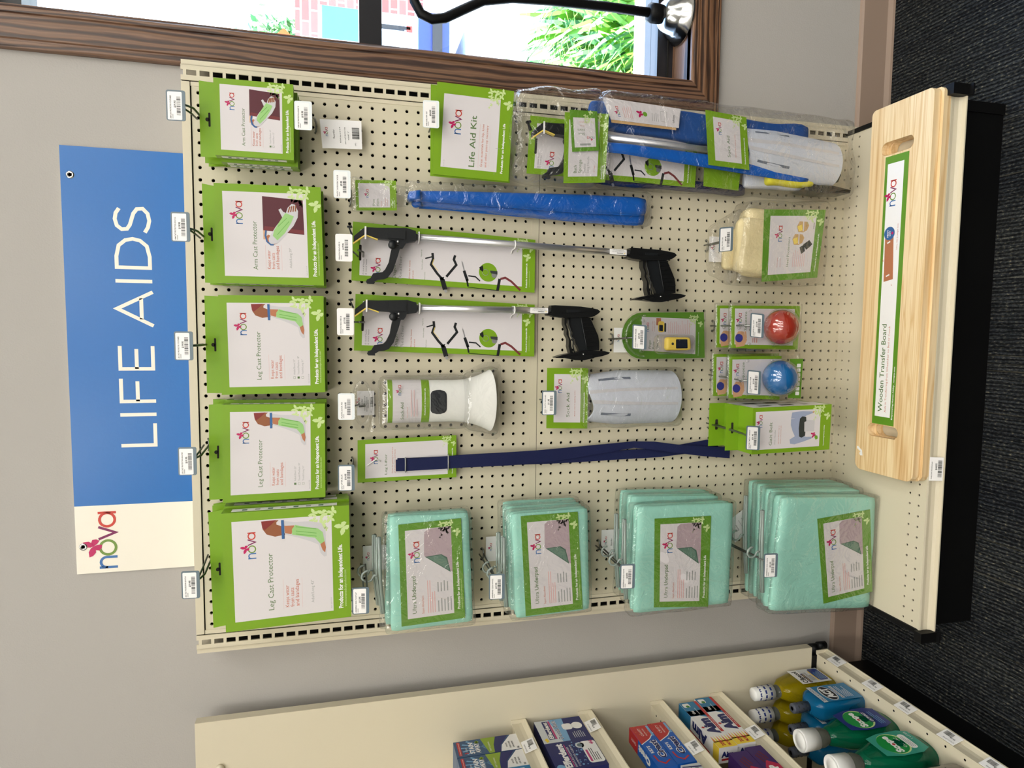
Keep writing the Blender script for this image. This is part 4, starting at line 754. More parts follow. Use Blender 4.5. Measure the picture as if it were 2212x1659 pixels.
# ================================================================ cast protector boxes
def front_cast(a, arm, size, box_on=0):
    w_, h_ = a.w, a.h; X = lambda u: u * w_; Y = lambda t: t * h_
    a.rect(0, 0, w_, h_, 'green', 1).rect(X(.075), Y(.075), X(.925), Y(.855), 'panelw', 2)
    if arm:
        k = lambda x, y: ((1030 - y) / 935 * w_, (x - 565) / 955 * h_)
        a.poly([k(985, 520), k(985, 200), k(1350, 226), k(1355, 552)], 'maroon', 3); a.poly([k(985, 520), k(1040, 520), k(1352, 545), k(1350, 510), k(1000, 480)], 'maroon2', 4)
        a.poly([k(985, 520), k(985, 605), k(1010, 605), k(1010, 520)], 'skinl', 3)
        a.poly([k(*p) for p in ((1000, 585), (1030, 560), (1105, 600), (1110, 640), (1060, 660), (1020, 640))], 'skin', 4)
        a.poly([k(*p) for p in ((1150, 310), (1128, 322), (1162, 400), (1100, 480), (1060, 545), (1030, 600), (1040, 655), (1110, 640), (1200, 540), (1260, 470), (1300, 390), (1305, 330), (1280, 270), (1250, 262), (1212, 300), (1195, 350), (1170, 340))], 'pbag', 5)
        a.poly([k(*p) for p in ((1190, 350), (1130, 440), (1082, 520), (1070, 570), (1110, 612), (1180, 540), (1240, 440), (1265, 380))], 'pgreen', 6)
        for p in (((1120, 480), (1200, 400)), ((1110, 560), (1220, 430))): a.line([k(*z) for z in p], .05, 'pgreen2', 7)
        for j in range(4): a.line([k(1215 + j * 22, 345 - j * 4), k(1232 + j * 18, 290 - j * 5)], .1, 'skind', 6)
        a.line([k(*p) for p in ((1010, 520), (1003, 570), (1016, 625), (1050, 655), (1075, 655))], .12, 'pblue', 7)
    else:
        def k(x, y):
            yl = 850 - (x - 1350) * .134; yr = 140 - (x - 1320) * .068; return ((yl - y) / (yl - yr) * w_, (x - 1330) / 765 * h_)
        a.poly([k(*p) for p in ((1560, 185), (1665, 176), (1650, 190), (1650, 203), (1680, 212), (1700, 262), (1640, 275), (1590, 262), (1568, 232))], 'skind', 3)
        a.poly([k(*p) for p in ((1560, 185), (1648, 176), (1618, 205), (1580, 236), (1566, 225))], 'short', 4)
        a.poly([k(*p) for p in ((1695, 182), (1760, 187), (1850, 182), (1920, 192), (1945, 240), (1950, 385), (1935, 392), (1912, 370), (1900, 320), (1850, 300), (1780, 280), (1700, 262))], 'pbag', 4)
        a.poly([k(*p) for p in ((1697, 210), (1757, 207), (1738, 260), (1700, 253))], 'skin', 5)
        a.poly([k(*p) for p in ((1912, 318), (1938, 300), (1946, 335), (1940, 366), (1925, 352))], 'skin', 5)
        a.poly([k(*p) for p in ((1762, 204), (1800, 212), (1900, 225), (1927, 245), (1938, 300), (1914, 316), (1880, 280), (1742, 262), (1742, 230))], 'pgreen', 6)
        for z in (215, 240, 258): a.line([k(1765, z), k(1890, z + 12)], .06, 'pgreen2', 7)
        a.line([k(1686, 176), k(1688, 287)], w_ * .022, 'pblue', 7)
    a.nova(X(.6), Y(.255), h_ * .062)
    a.text('Arm Cast Protector' if arm else 'Leg Cast Protector', X(.145), Y(.38), h_ * .042, 'inkg', X(.49))
    a.rect(X(.14), Y(.455), X(.4), Y(.455) + .015, 'inkp', 3).rect(X(.14), Y(.605), X(.4), Y(.605) + .015, 'inkp', 3)
    a.text('Keeps water', X(.155), Y(.5), h_ * .03, 'inkr', X(.19)).text('from casts', X(.155), Y(.54), h_ * .03, 'inkr', X(.165)).text('and bandages', X(.155), Y(.58), h_ * .03, 'inkr', X(.235))
    if isinstance(size, str): a.text(size, X(.17), Y(.7), h_ * .022, 'inkl')
    else:
        for j, s_ in enumerate(size): a.line([(X(.15), Y(.69 + .04 * j)), (X(.17), Y(.69 + .04 * j)), (X(.17), Y(.71 + .04 * j)), (X(.15), Y(.71 + .04 * j))], .015, 'inkg', 3, True).text(s_, X(.19), Y(.708 + .04 * j), h_ * .017, 'inkl')
        a.rect(X(.15), Y(.69 + .04 * box_on), X(.17), Y(.71 + .04 * box_on), 'inkg', 3)
    a.text('Item # 6115-R', X(.1), Y(.845), h_ * .011, 'inkl')
    a.text('Products for an Independent Life.', X(.09), Y(.935), h_ * .034, 'paper', X(.57), bold=.03).text('www.novamedicalproducts.com', X(.1), Y(.965), h_ * .02, 'greenl', X(.33))
    a.flies(X(.985), Y(.985), w_ * .3)
def castbox(lab, q, y, th, ft, fy, kind, size='', on=0, group=None, dx=(0, 0), detail=True):
    t = thing('cast_protector_box', lab, 'box', (q[0][0], y, q[2][1]), group); b = MB(); b.qbox(q, y, th, 'green'); w_, h_ = dims(q)
    if detail: front_cast(Art(b, q3(q, y), w_, h_), kind == 'arm', size, on)
    for i, j, sg in ((1, 2, 1), (0, 3, -1)):      # printed side strips
        T_, B_ = q[i], q[j]; c = [(T_[0], y, T_[1]), (T_[0], y + th, T_[1]), (B_[0], y + th, B_[1]), (B_[0], y, B_[1])]
        if sg < 0: c = [c[1], c[0], c[3], c[2]]
        a = Art(b, c, th, h_); a.rect(th * .2, h_ * .07, th * .8, h_ * .9, 'paper', 1)
        for k in range(7): a.rect(th * .35, h_ * (.15 + .1 * k), th * .65, h_ * (.19 + .1 * k), 'inkl' if k % 2 else 'dgreen', 2)
    part(b, 'carton', t); b = MB()
    fq = [ft[0], ft[1], (q[1][0] - .05, q[1][1] - .02), (q[0][0] + .05, q[0][1] - .02)]
    a = Art(b, q3(fq, fy), *dims(fq)); b.qbox(fq, fy, .03, 'green')
    m_ = a.w * .5; a.rrect(m_ - .55, a.h * .5, m_ + .55, a.h * .5 + .16, .07, 'gap_dark', 1).circ(m_, a.h * .45, .16, 'gap_dark', 1, 14)
    part(b, 'hang_tab', t)
A1 = [(16.85, 68.47), (22.75, 68.48), (22.79, 62.54), (16.85, 62.57)]
sh = lambda q, dx, dz: [(a + dx, c + dz) for a, c in q]
castbox('smallest arm cast protector box, frontmost of its stack near the window', A1, -3.2, 1.05, [(16.9, 69.74), (22.79, 69.73)], -2.1, 'arm', ['Youth/Medium 18"', 'Adult/Short 22"'], 0)
castbox('arm cast protector box second in the stack near the window', sh(A1, -.25, -.25), -2.1, 1.0, [(16.65, 69.6), (22.4, 69.6)], -1.05, 'arm', '', detail=False)
castbox('arm cast protector box rearmost in the stack near the window', sh(A1, -.2, -.3), -1.08, .95, [(16.6, 69.5), (22.3, 69.5)], -.12, 'arm', '', detail=False)
A2 = [(6.9, 68.7), (14.84, 68.78), (15.0, 60.54), (6.92, 60.36)]
castbox('larger arm cast protector box with an adult arm picture, front of its pair', A2, -2.4, 1.1, [(6.98, 69.79), (14.96, 69.85)], -1.3, 'arm', 'Adult/Long 39"')
castbox('arm cast protector box just behind the larger front one', sh(A2, -.1, -.15), -1.25, 1.05, [(6.9, 69.6), (14.8, 69.6)], -.19, 'arm', '', detail=False)
L3 = [(-2.2, 68.54), (5.93, 68.64), (6.05, 60.41), (-2.08, 60.37)]
LS = ['Adult/Short 23"', 'Youth/Medium 18"', 'Youth/Long 31"']
castbox('leg cast protector box with youth medium ticked, front of its pair', L3, -2.4, 1.1, [(-2.13, 69.86), (5.92, 69.88)], -1.3, 'leg', LS, 1)
castbox('leg cast protector box behind the youth medium one', sh(L3, -.05, -.15), -1.25, 1.05, [(-2.1, 69.7), (5.8, 69.7)], -.19, 'leg', '', detail=False)
L4 = [(-11.18, 68.64), (-2.99, 68.52), (-3.03, 60.4), (-11.08, 60.45)]
castbox('leg cast protector box with adult short ticked, front of its pair', L4, -2.6, 1.2, [(-11.14, 69.89), (-3.1, 69.73)], -1.4, 'leg', LS, 0)
castbox('leg cast protector box behind the adult short one', sh(L4, .25, -.1), -1.35, 1.1, [(-10.8, 69.7), (-2.75, 69.6)], -.24, 'leg', '', detail=False)
L5 = [(-21.73, 68.43), (-11.75, 68.59), (-11.6, 58.49), (-21.35, 58.39)]
castbox('largest leg cast protector box, front of its stack at the left upright', L5, -3.8, 1.4, [(-21.83, 69.63), (-11.96, 69.81)], -2.4, 'leg', 'Adult/Long 42"')
castbox('largest leg cast protector box, second in the stack at the left upright', sh(L5, .2, 0), -2.35, 1.15, [(-21.5, 69.7), (-11.7, 69.7)], -1.2, 'leg', '', detail=False)
castbox('largest leg cast protector box, rearmost at the left upright', sh(L5, .15, .1), -1.18, 1.0, [(-21.5, 69.8), (-11.8, 69.8)], -.17, 'leg', '', detail=False)

# ================================================================ ultra underpads
def pad_card(a):
    w_, h_ = a.w, a.h; X = lambda u: u * w_; Y = lambda t: t * h_
    a.rect(0, 0, w_, h_, 'green2', 1).rect(X(.065), Y(.1), X(.935), Y(.83), 'panelw', 2)
    a.nova(X(.61), Y(.32), h_ * .095); a.text('Ultra', X(.11), Y(.24), h_ * .062, 'inkg', X(.12)).text('Underpad', X(.25), Y(.24), h_ * .062, 'inkg', X(.23), bold=.015)
    a.poly([(X(.48), Y(.83)), (X(.935), Y(.83)), (X(.935), Y(.83)), (X(.93), Y(.46)), (X(.9), Y(.4)), (X(.68), Y(.385)), (X(.66), Y(.4))], 'pinkg', 3)
    a.poly([(X(.48), Y(.8)), (X(.66), Y(.4)), (X(.668), Y(.66)), (X(.63), Y(.75))], 'dgreen2', 4).poly([(X(.5), Y(.78)), (X(.655), Y(.43)), (X(.66), Y(.65)), (X(.62), Y(.73))], 'dgreen', 5)
    a.text('Super-Absorbent', X(.1), Y(.36), h_ * .035, 'inkr', X(.18)).lines(X(.1), Y(.42), X(.33), 4, h_ * .035, h_ * .013, 'inkp', 2).lines(X(.1), Y(.58), X(.16), 5, h_ * .05, h_ * .018, 'inkl', 3).lines(X(.3), Y(.58), X(.14), 4, h_ * .05, h_ * .018, 'inkl', 4)
    a.text('Products for an Independent Life', X(.1), Y(.93), h_ * .042, 'paper', X(.47), bold=.02).text('novamedicalproducts.com', X(.1), Y(.97), h_ * .022, 'greenl', X(.3)).flies(X(.99), Y(.97), w_ * .2)
def pad(lab, q, y0, y1, card=None, hanger=None, seed=0, rr=.5):
    t = thing('underpad_pack', lab, 'underpad pack', (q[0][0], y0, q[2][1])); b = MB()
    n2 = 2; th = (y1 - y0) / n2
    for i in range(n2): b.soft(sh(q, 0, -.02 * i), y0 + th * i, y0 + th * (i + 1) - .02, min(rr, th * .49), 'mint', (16, 3, 14), .035, seed + i, .06)
    part(b, 'pad', t)
    if card:
        b = MB(); w_, h_ = dims(card); yc = y0 - .1; b.qbox(card, yc, .03, 'green2'); pad_card(Art(b, q3(card, yc), w_, h_)); part(b, 'label_card', t)
    b = MB(); e = .22; qq = [(q[0][0] - e, q[0][1] + .5), (q[1][0] + e, q[1][1] + .5), (q[2][0] + e, max(7.45, q[2][1] - e)), (q[3][0] - e, max(7.45, q[3][1] - e))]
    b.soft(qq, y0 - .18, y1 + .02, .3, 'film', (26, 4, 22), .07, seed + 5); part(b, 'bag', t)
    if hanger:
        hx, hz, yh, hw = hanger; b = MB(); b.tube([(hx - hw, yh, hz - .25), (hx - .6, yh, hz), (hx + .6, yh, hz + .05), (hx + hw, yh, hz + .1)], [.16] * 4, 'hangerp', 8); b.tube([(hx - hw, yh, hz - .25), (hx - hw, yh, hz - .05), (hx, yh, hz + .3), (hx + hw, yh, hz + .3), (hx + hw, yh, hz + .1)], .08, 'hangerp', 6)
        b.tube([(hx, yh, hz + .25), (hx + .05, yh, hz + .55)] + [(hx + .5 * math.cos(R(k)), yh, hz + 1.1 + .5 * math.sin(R(k))) for k in (-95, -140, 180, 140, 100, 60, 20, -10)], .1, 'hangerp', 8); part(b, 'hanger', t)
U1 = [(-23.03, 55.04), (-12.75, 55.14), (-12.8, 48.21), (-22.85, 47.7)]
pad('mint underpad pack, frontmost on the topmost of the four underpad hooks', U1, -4, -2.7, [(-22.55, 54.14), (-13.47, 54.4), (-13.21, 48.93), (-22.3, 48.52)], (-18.0, 55.9, -3.6, 3.4), 1)
pad('mint underpad pack behind the frontmost one on the topmost underpad hook', [(-23.1, 55.5), (-13.1, 55.2), (-13.0, 48.0), (-22.8, 47.9)], -2.6, -1.2, None, (-18.0, 56.2, -2.2, 3.2), 3)
U2 = [(-22.75, 43.9), (-13.02, 44.45), (-12.88, 37.15), (-22.53, 36.79)]
pad('mint underpad pack, frontmost on the second underpad hook down', U2, -4.5, -3.2, [(-22.47, 43.04), (-13.21, 43.62), (-13.11, 38.24), (-22.3, 37.58)], (-18.3, 45.0, -4.4, 3.2), 7)
U2b = [(-22.6, 44.1), (-12.9, 44.4), (-12.85, 37.2), (-22.5, 37)]
pad('mint underpad pack behind the frontmost one on the second underpad hook', U2b, -3.1, -1.8, sub(U2b, .06, .1, .93, .85), (-18.3, 45.1, -2.9, 3.2), 9)
pad('mint underpad pack rearmost on the second underpad hook', sh(U2b, .1, .05), -1.7, -.5, None, None, 11)
U3 = [(-23.19, 32.6), (-12.9, 32.4), (-13.04, 22.34), (-23.1, 22.5)]
pad('large mint underpad pack, frontmost on the third underpad hook down', U3, -5, -3.5, [(-22.62, 30.63), (-14.07, 30.8), (-14.14, 24.92), (-23.07, 24.92)], (-17.8, 33.6, -4.9, 3.8), 13)
U3b = [(-22.6, 32.4), (-12.3, 32.4), (-12.7, 23.0), (-22.6, 22.9)]
pad('large mint underpad pack, middle one on the third underpad hook', U3b, -3.4, -2.0, None, (-17.6, 33.6, -3.0, 3.6), 15)
pad('large mint underpad pack, rearmost on the third underpad hook', sh(U3b, .1, .1), -1.9, -.5, None, None, 17)
U4 = [(-23.4, 19.3), (-12.25, 18.4), (-12.75, 7.7), (-24.1, 7.8)]
pad('largest mint underpad pack, frontmost on the lowest hook with a tilted card', U4, -7, -5.2, [(-23.03, 13.5), (-14.51, 14.66), (-13.91, 8.63), (-22.3, 7.83)], (-17.4, 20.4, -6.8, 4.0), 19, .6)
U4b = [(-23.9, 18.2), (-12.0, 18.2), (-12.4, 7.8), (-24.2, 7.8)]
pad('largest mint underpad pack, second on the lowest underpad hook', sh(U4b, 0, .1), -5.1, -3.6, None, None, 21, .5)
pad('largest mint underpad pack, third on the lowest underpad hook', sh(U4b, .1, 0), -3.5, -2.1, None, (-17.0, 19.6, -2.9, 4.0), 23, .5)
pad('largest mint underpad pack, rearmost on the lowest underpad hook', sh(U4b, .1, -.05), -2.0, -.6, None, None, 25, .5)

# ================================================================ reachers
def F8(x, y): return (12.09 + .00036 * (x - 150) - .00783 * (y - 590), 58.43 - .00781 * (x - 150) + .0001 * (y - 590))
def G8(zx, zy):
    px, py = 1330 + zx / 11.06, 510 + zy / 11.06
    return (11.11 + .00193 * (px - 1363.7) - .04456 * (py - 538.9), 32.23 - .04816 * (px - 1363.7) - .0018 * (py - 538.9))
def head(t, ox, oz, yb, pre=''):
    K = lambda *p: [(F8(*z)[0] + ox, F8(*z)[1] + oz) for z in p]
    b = MB(); b.prism(K((350, 612), (470, 618), (790, 620), (893, 652), (905, 740), (895, 765), (785, 778), (780, 800), (755, 838), (725, 838), (715, 812), (665, 800), (600, 748), (470, 735), (352, 690)), yb - .55, yb + .3, 'black_jaw')
    b.prism(K((585, 640), (780, 640), (780, 745), (585, 730)), yb - .68, yb - .5, 'black_jaw'); b.prism(K((352, 612), (352, 690), (240, 772), (220, 775), (222, 705), (335, 612)), yb - .42, yb + .2, 'black_jaw')
    b.prism(K((150, 592), (198, 587), (207, 607), (180, 615), (215, 690), (192, 690), (168, 612), (152, 607)), yb - .3, yb + .1, 'black_jaw'); part(b, 'gripper_head', t)
    b = MB(); b.prism(K((640, 812), (728, 818), (702, 920), (645, 1090), (592, 1160), (545, 1176), (482, 1182), (440, 1205), (445, 1226), (370, 1222), (355, 1202), (365, 1176), (402, 1163), (432, 1110), (530, 1100), (562, 1070), (602, 990), (622, 880)), yb - .42, yb + .1, 'black_jaw')
    c = K((640, 800))[0]; b.lathe([(0, -.6), (.36, -.6), (.36, 0), (0, 0)], (c[0], yb, c[1]), 'black_jaw', 20, 'y'); part(b, 'lower_jaw', t)
    b = MB(); b.tube([(x, yb - .2, z) for x, z in K((220, 783), (348, 694), (478, 746))], .06, 'yellow', 6, flat=(0, 1, 0))
    pts = K((214, 776), (348, 684), (480, 738), (476, 752), (348, 700), (218, 792)); b.prism(pts, yb - .5, yb - .1, 'yellow'); part(b, 'yellow_pad', t)
    c = K((697, 770))[0]; b = MB(); b.lathe([(0, -.75), (.09, -.74), (.1, -.6)], (c[0], yb, c[1]), 'alu', 12, 'y'); part(b, 'pivot_screw', t)
    for p in ((345, 605, 742), (935, 668, 760)):
        A_, B_ = K((p[0], p[1]), (p[0], p[2])); b = MB(); b.prism(K((p[0] - 9, p[1]), (p[0] + 9, p[1]), (p[0] + 9, p[2]), (p[0] - 9, p[2])), yb - .66, yb - .56, 'paper') if p[0] < 500 else b.tube([(A_[0] + .1, yb + .5, A_[1]), (A_[0] + .05, yb - .35, A_[1]), ((A_[0] + B_[0]) / 2, yb - .42, A_[1]), (B_[0], yb - .3, B_[1]), (B_[0] - .15, yb + .5, B_[1])], .06, 'paper', 6); part(b, 'cable_tie', t)
def reacher_card(a, on):
    w_, h_ = a.w, a.h; k = lambda x, y: (w_ * (1185 - y) / 640, h_ * (x - 205) / 1990); kk = lambda *p: [k(*z) for z in p]
    a.rect(0, 0, w_, h_, 'green', 1).rect(w_ * .1, h_ * .04, w_ * .88, h_ * .925, 'panelw', 2).rrect(w_ * .35, h_ * .035, w_ * .62, h_ * .048, .08, 'gap_dark', 4)
    for j, s_ in enumerate(('D-24 26" Reacher', 'D-32 32" Reacher')): a.text(s_, w_ * .17, h_ * (.063 + .014 * j), .1, 'ink').line([(w_ * .12, h_ * (.057 + .014 * j)), (w_ * .14, h_ * (.057 + .014 * j)), (w_ * .14, h_ * (.063 + .014 * j)), (w_ * .12, h_ * (.063 + .014 * j))], .015, 'ink', 3, True)
    a.nova(w_ * .1, h_ * .148, .44); a.text('Dragon', w_ * .09, h_ * .228, .26, 'inkg', bold=.0).text('Reacher', w_ * .09, h_ * .26, .26, 'inkl', w_ * .4)
    a.text('Great for home', w_ * .1, h_ * .305, .13, 'inkr', w_ * .32).text('and work', w_ * .1, h_ * .323, .13, 'inkr').text('Head rotates', w_ * .1, h_ * .385, .09, 'inkg').text('Hook for pulling', w_ * .28, h_ * .37, .09, 'inkg').text('Magnetic tip', w_ * .5, h_ * .365, .09, 'inkg')
    a.line(kk((1045, 810), (1052, 880), (1032, 945), (1100, 1040), (1165, 1110)), .22, 'black_jaw').line(kk((1150, 1080), (1190, 1220)), .42, 'black_jaw').line(kk((1292, 815), (1278, 865), (1306, 925), (1200, 1070)), .22, 'black_jaw').line(kk((968, 880), (1040, 855)), .12, 'black_jaw').line(kk((1185, 1215), (1205, 1250)), .22, 'alu')
    a.line(kk((1060, 880), (1045, 935), (1110, 1010)), .04, 'yellow', 4).circ(*k(1178, 1090), .05, 'paper', 5, 10)
    a.line(kk((1368, 880), (1395, 985)), .12, 'alu').line(kk((1392, 985), (1432, 1100)), .26, 'black_jaw').line(kk((1425, 1080), (1440, 1165)), .16, 'black_jaw').line(kk((1440, 1040), (1520, 1045), (1572, 1092)), .12, 'black_jaw').line(kk((1440, 1172), (1780, 1190)), .06, 'black_jaw').line(kk((1792, 1048), (1770, 1188)), .26, 'black_jaw').line(kk((1800, 1050), (1855, 1030), (1925, 1070), (2030, 1168)), .2, 'maroon2')
    a.circ(*k(1660, 982), .86, 'green', 3, 30).circ(*k(1630, 985), .3, 'alu', 4, 16).circ(*k(1630, 985), .25, 'green', 5, 16).poly(kk((1560, 930), (1600, 905), (1610, 990), (1570, 960)), 'black_jaw', 4).circ(*k(1730, 1010), .26, 'alu', 4, 12).poly(kk((1680, 960), (1765, 960), (1765, 1000), (1690, 990)), 'ink', 5)
    a.text('Products for an Independent Life', w_ * .08, h_ * .955, .13, 'paper', w_ * .46, bold=.03).text('novamedicalproducts.com', w_ * .1, h_ * .97, .07, 'greenl', w_ * .3).fly(w_ * .66, h_ * .955, .33, 30, 'greenl').flies(w_ * .99, h_ * .985, w_ * .3)
def reacher(lab, cq, ox, oz, hx, hz, tubetop, tubebot, on):
    t = thing('reacher_grabber', lab, 'reacher', (cq[0][0], -.6, cq[0][1])); b = MB(); b.qbox(cq, -.6, .04, 'green'); reacher_card(Art(b, q3(cq, -.6), *dims(cq)), on); part(b, 'backing_card', t)
    head(t, ox, oz, -1.35)
    b = MB(); b.tube([(tubetop[0], -1.4, tubetop[1]), (tubebot[0], -1.4, tubebot[1])], .31, 'alu', 20); part(b, 'tube', t)
    d = ((tubebot[0] - tubetop[0]) / (tubebot[1] - tubetop[1])); zt = tubebot[1] + .35; b = MB()
    q = [(tubebot[0] - .24 + d * 1.9, -1.725, zt + 1.7), (tubebot[0] + .24 + d * 1.9, -1.725, zt + 1.7), (tubebot[0] + .24, -1.725, zt), (tubebot[0] - .24, -1.725, zt)]
    b.hexa(q, [(x, y + .05, z) for x, y, z in q], 'paper'); a2 = Art(b, [q[3], q[0], q[1], q[2]], 1.7, .48); a2.text('WARNING', .35, .18, .09, 'ink', bold=.03).text('Cancer and Reproductive Harm', .12, .3, .07, 'ink', 1.4).text('www.P65Warnings.ca.gov', .3, .42, .07, 'ink', 1.1); a2.poly([(.12, .18), (.2, .06), (.28, .18)], 'yellow'); part(b, 'warning_label', t)
    zc_ = 43.6 if on else 43.6; xm = tubetop[0] + d * (zc_ - tubetop[1]); b = MB(); b.tube([(xm + .35, -.6, zc_), (xm + .3, -1.6, zc_), (xm, -1.78, zc_), (xm - .3, -1.6, zc_), (xm - .4, -.7, zc_ + .05), (xm - .75, -.65, zc_ + .15)], .07, 'paper', 6); part(b, 'cable_tie', t)
    K = lambda *p: [(G8(*z)[0] + hx, G8(*z)[1] + hz) for z in p]; b = MB(); yb = -1.4
    b.prism(K((330, 290), (420, 288), (1000, 333), (1200, 368), (1375, 405), (1435, 460), (1380, 512), (1290, 560), (1195, 580), (600, 585), (360, 545), (350, 470), (320, 440)), yb - .45, yb + .45, 'black_plastic')
    b.prism(K((330, 460), (1190, 485), (1290, 510), (1290, 560), (1195, 580), (600, 585), (250, 515), (245, 490)), yb - .65, yb + .6, 'black_plastic'); b.prism(K((670, 395), (970, 410), (970, 468), (670, 465)), yb - .53, yb - .4, 'black_jaw'); part(b, 'handle', t)
    b = MB(); wav = [(612, 585), (608, 730), (655, 860), (645, 960), (700, 1080), (698, 1180), (690, 1240), (725, 1400)]; b.prism(K(*(wav + [(790, 1400), (752, 1240), (745, 1100), (702, 1000), (695, 880), (655, 740), (668, 585)])), yb - .5, yb + .35, 'black_plastic'); b.tube([(*[K((x + 95, y))[0][0]], yb - .5, K((x + 95, y))[0][1]) for x, y in wav], .07, 'black_plastic', 6); part(b, 'trigger', t)
    b = MB(); b.prism(K((690, 545), (720, 690), (740, 800), (800, 930), (790, 1000), (840, 1080), (870, 1200), (900, 1240), (950, 1370), (1110, 1355), (1060, 1000), (980, 545)), yb - .3, yb + .3, 'black_jaw')
    b.prism(K((975, 540), (1190, 590), (1300, 850), (1370, 1020), (1388, 1150), (1388, 1360), (1112, 1360), (1060, 1000)), yb - .5, yb + .45, 'black_plastic')
    for k in range(8): y_ = 610 + 95 * k; x1 = 1200 + (k * 28 if k < 6 else 175 - (k - 6) * 4); b.prism(K((1010 + k * 14, y_), (x1, y_ - 12), (x1 + 6, y_ + 10), (1012 + k * 14, y_ + 16)), yb - .62, yb - .45, 'black_plastic')
    b.tube([(K((975 + i * 35, 540 + i * 205))[0][0], yb - .52, K((975 + i * 35, 540 + i * 205))[0][1]) for i in range(5)], .05, 'black_jaw', 6); part(b, 'grip', t)
    b = MB(); b.prism(K((390, 1480), (560, 1432), (740, 1408), (1000, 1362), (1250, 1365), (1500, 1385), (1630, 1420), (1600, 1455), (1450, 1500), (1250, 1530), (1000, 1545), (800, 1540), (580, 1510), (400, 1498)), yb - .6, yb + .5, 'black_plastic'); b.prism(K((560, 1500), (800, 1460), (1200, 1470), (1230, 1535), (1000, 1572), (800, 1562)), yb - .95, yb - .5, 'black_plastic')
    c = K((1012, 1435))[0]; b.lathe([(0, -.68), (.05, -.67), (.06, -.6)], (c[0], yb, c[1]), 'paper', 10, 'y'); part(b, 'hand_guard', t)
R1q = [(7.54, 58.1), (12.61, 57.93), (11.75, 41.43), (6.87, 41.45)]
R2q = [(1.42, 57.94), (6.38, 57.76), (5.75, 41.42), (.9, 41.4)]
reacher('longer reacher grabber on a green and white card, its handle hanging lower', R1q, 0, 0, 0, 0, (11.4, 52.7), (10.78, 32.4), True)
reacher('shorter reacher grabber on a green and white card, next to the plastic sock aid', R2q, -6.2, -.05, -5.55, 7.75, (5.2, 52.7), (5.18, 40.1), False)

# ================================================================ shoe horns
t = thing('shoe_horn_pack', 'two long blue shoe horns in a clear bag with a small green card', 'shoe horn pack', (15, -1.8, 57.7))
hq = [(13.4, 57.65), (15.94, 57.74), (16.1, 54.3), (13.58, 54.23)]; b = MB(); b.qbox(hq, -1.6, .03, 'green'); a = Art(b, q3(hq, -1.6), *dims(hq))
def horn_card(a):
    a.rect(0, 0, a.w, a.h, 'green', 1).rect(a.w * .1, a.h * .07, a.w * .9, a.h * .84, 'panelw', 2).nova(a.w * .42, a.h * .32, .2).text('Shoe', a.w * .15, a.h * .46, .2, 'inkg').text('Horn', a.w * .15, a.h * .56, .2, 'inkg').text('24" long', a.w * .15, a.h * .63, .08, 'inkr').text('Helps guide feet', a.w * .15, a.h * .73, .07, 'inkr').text('into footwear', a.w * .15, a.h * .78, .07, 'inkr').text('Products for an', a.w * .08, a.h * .91, .07, 'paper').text('Independent Life', a.w * .08, a.h * .96, .07, 'paper').flies(a.w, a.h, a.w * .38)
horn_card(a); part(b, 'label_card', t)
def horn(mb, P0, P1, w0, w1, yb, dep, m_='bluep', hookd=1):
    """long trough: P0 top centre, P1 bottom centre"""
    n_, k_ = 30, 9; vs = []; d = (V(P1[0], 0, P1[1]) - V(P0[0], 0, P0[1])); Ln = d.length; d.normalize(); sd_ = V(-d.z, 0, d.x) * -1
    for s2 in (0, 1):
        for i in range(n_ + 1):
            f = i / n_; c = V(P0[0], 0, P0[1]) + d * (Ln * f); w_ = w0 + (w1 - w0) * min(1, f * 1.4)
            if f > .97: w_ *= .86
            for j in range(k_ + 1):
                a_ = R(-82 + 164 * j / k_); vs.append((c.x + sd_.x * w_ / 2 * math.sin(a_), yb - dep * math.cos(a_) + .09 * s2 + (.35 * (1 - f * 12) if f < .08 else 0), c.z + sd_.z * w_ / 2 * math.sin(a_)))
    o_ = (n_ + 1) * (k_ + 1); fs = []
    for i in range(n_):
        for j in range(k_):
            p = i * (k_ + 1) + j; fs += [(p, p + 1, p + k_ + 2, p + k_ + 1), (o_ + p, o_ + p + k_ + 1, o_ + p + k_ + 2, o_ + p + 1)]
    for i in range(n_):
        for j in (0, k_): p = i * (k_ + 1) + j; fs.append((p, p + k_ + 1, o_ + p + k_ + 1, o_ + p))
    for i in (0, n_):
        for j in range(k_): p = i * (k_ + 1) + j; fs.append((p, p + 1, o_ + p + 1, o_ + p))
    mb.add(vs, fs, m_, True)
b = MB(); horn(b, (14.95, 52.4), (15.15, 30.95), .95, 1.75, -1.5, .5); b.tube([(14.95, -1.9, 52.2), (14.9, -1.6, 52.95), (14.75, -1.0, 53.0), (14.7, -.7, 52.6)], [.45, .42, .35, .2], 'bluep', 10); part(b, 'shoe_horn', t)
b = MB(); horn(b, (14.5, 52.2), (14.35, 30.8), .9, 1.75, -.75, .5); b.tube([(14.5, -1.1, 52.1), (14.35, -.8, 52.6), (14.3, -.4, 52.4)], [.4, .35, .2], 'bluep', 10); part(b, 'shoe_horn', t)
b = MB(); b.soft([(14.2, 53.2), (16.1, 53.6), (16.6, 30.3), (13.2, 30.3)], -2.25, -.25, .5, 'film', (14, 5, 40), .1, 31); b.soft([(13.3, 58.0), (16.3, 58.0), (15.6, 53.2), (14.0, 53.2)], -1.75, -1.2, .2, 'film', (12, 3, 14), .1, 33); part(b, 'bag', t)

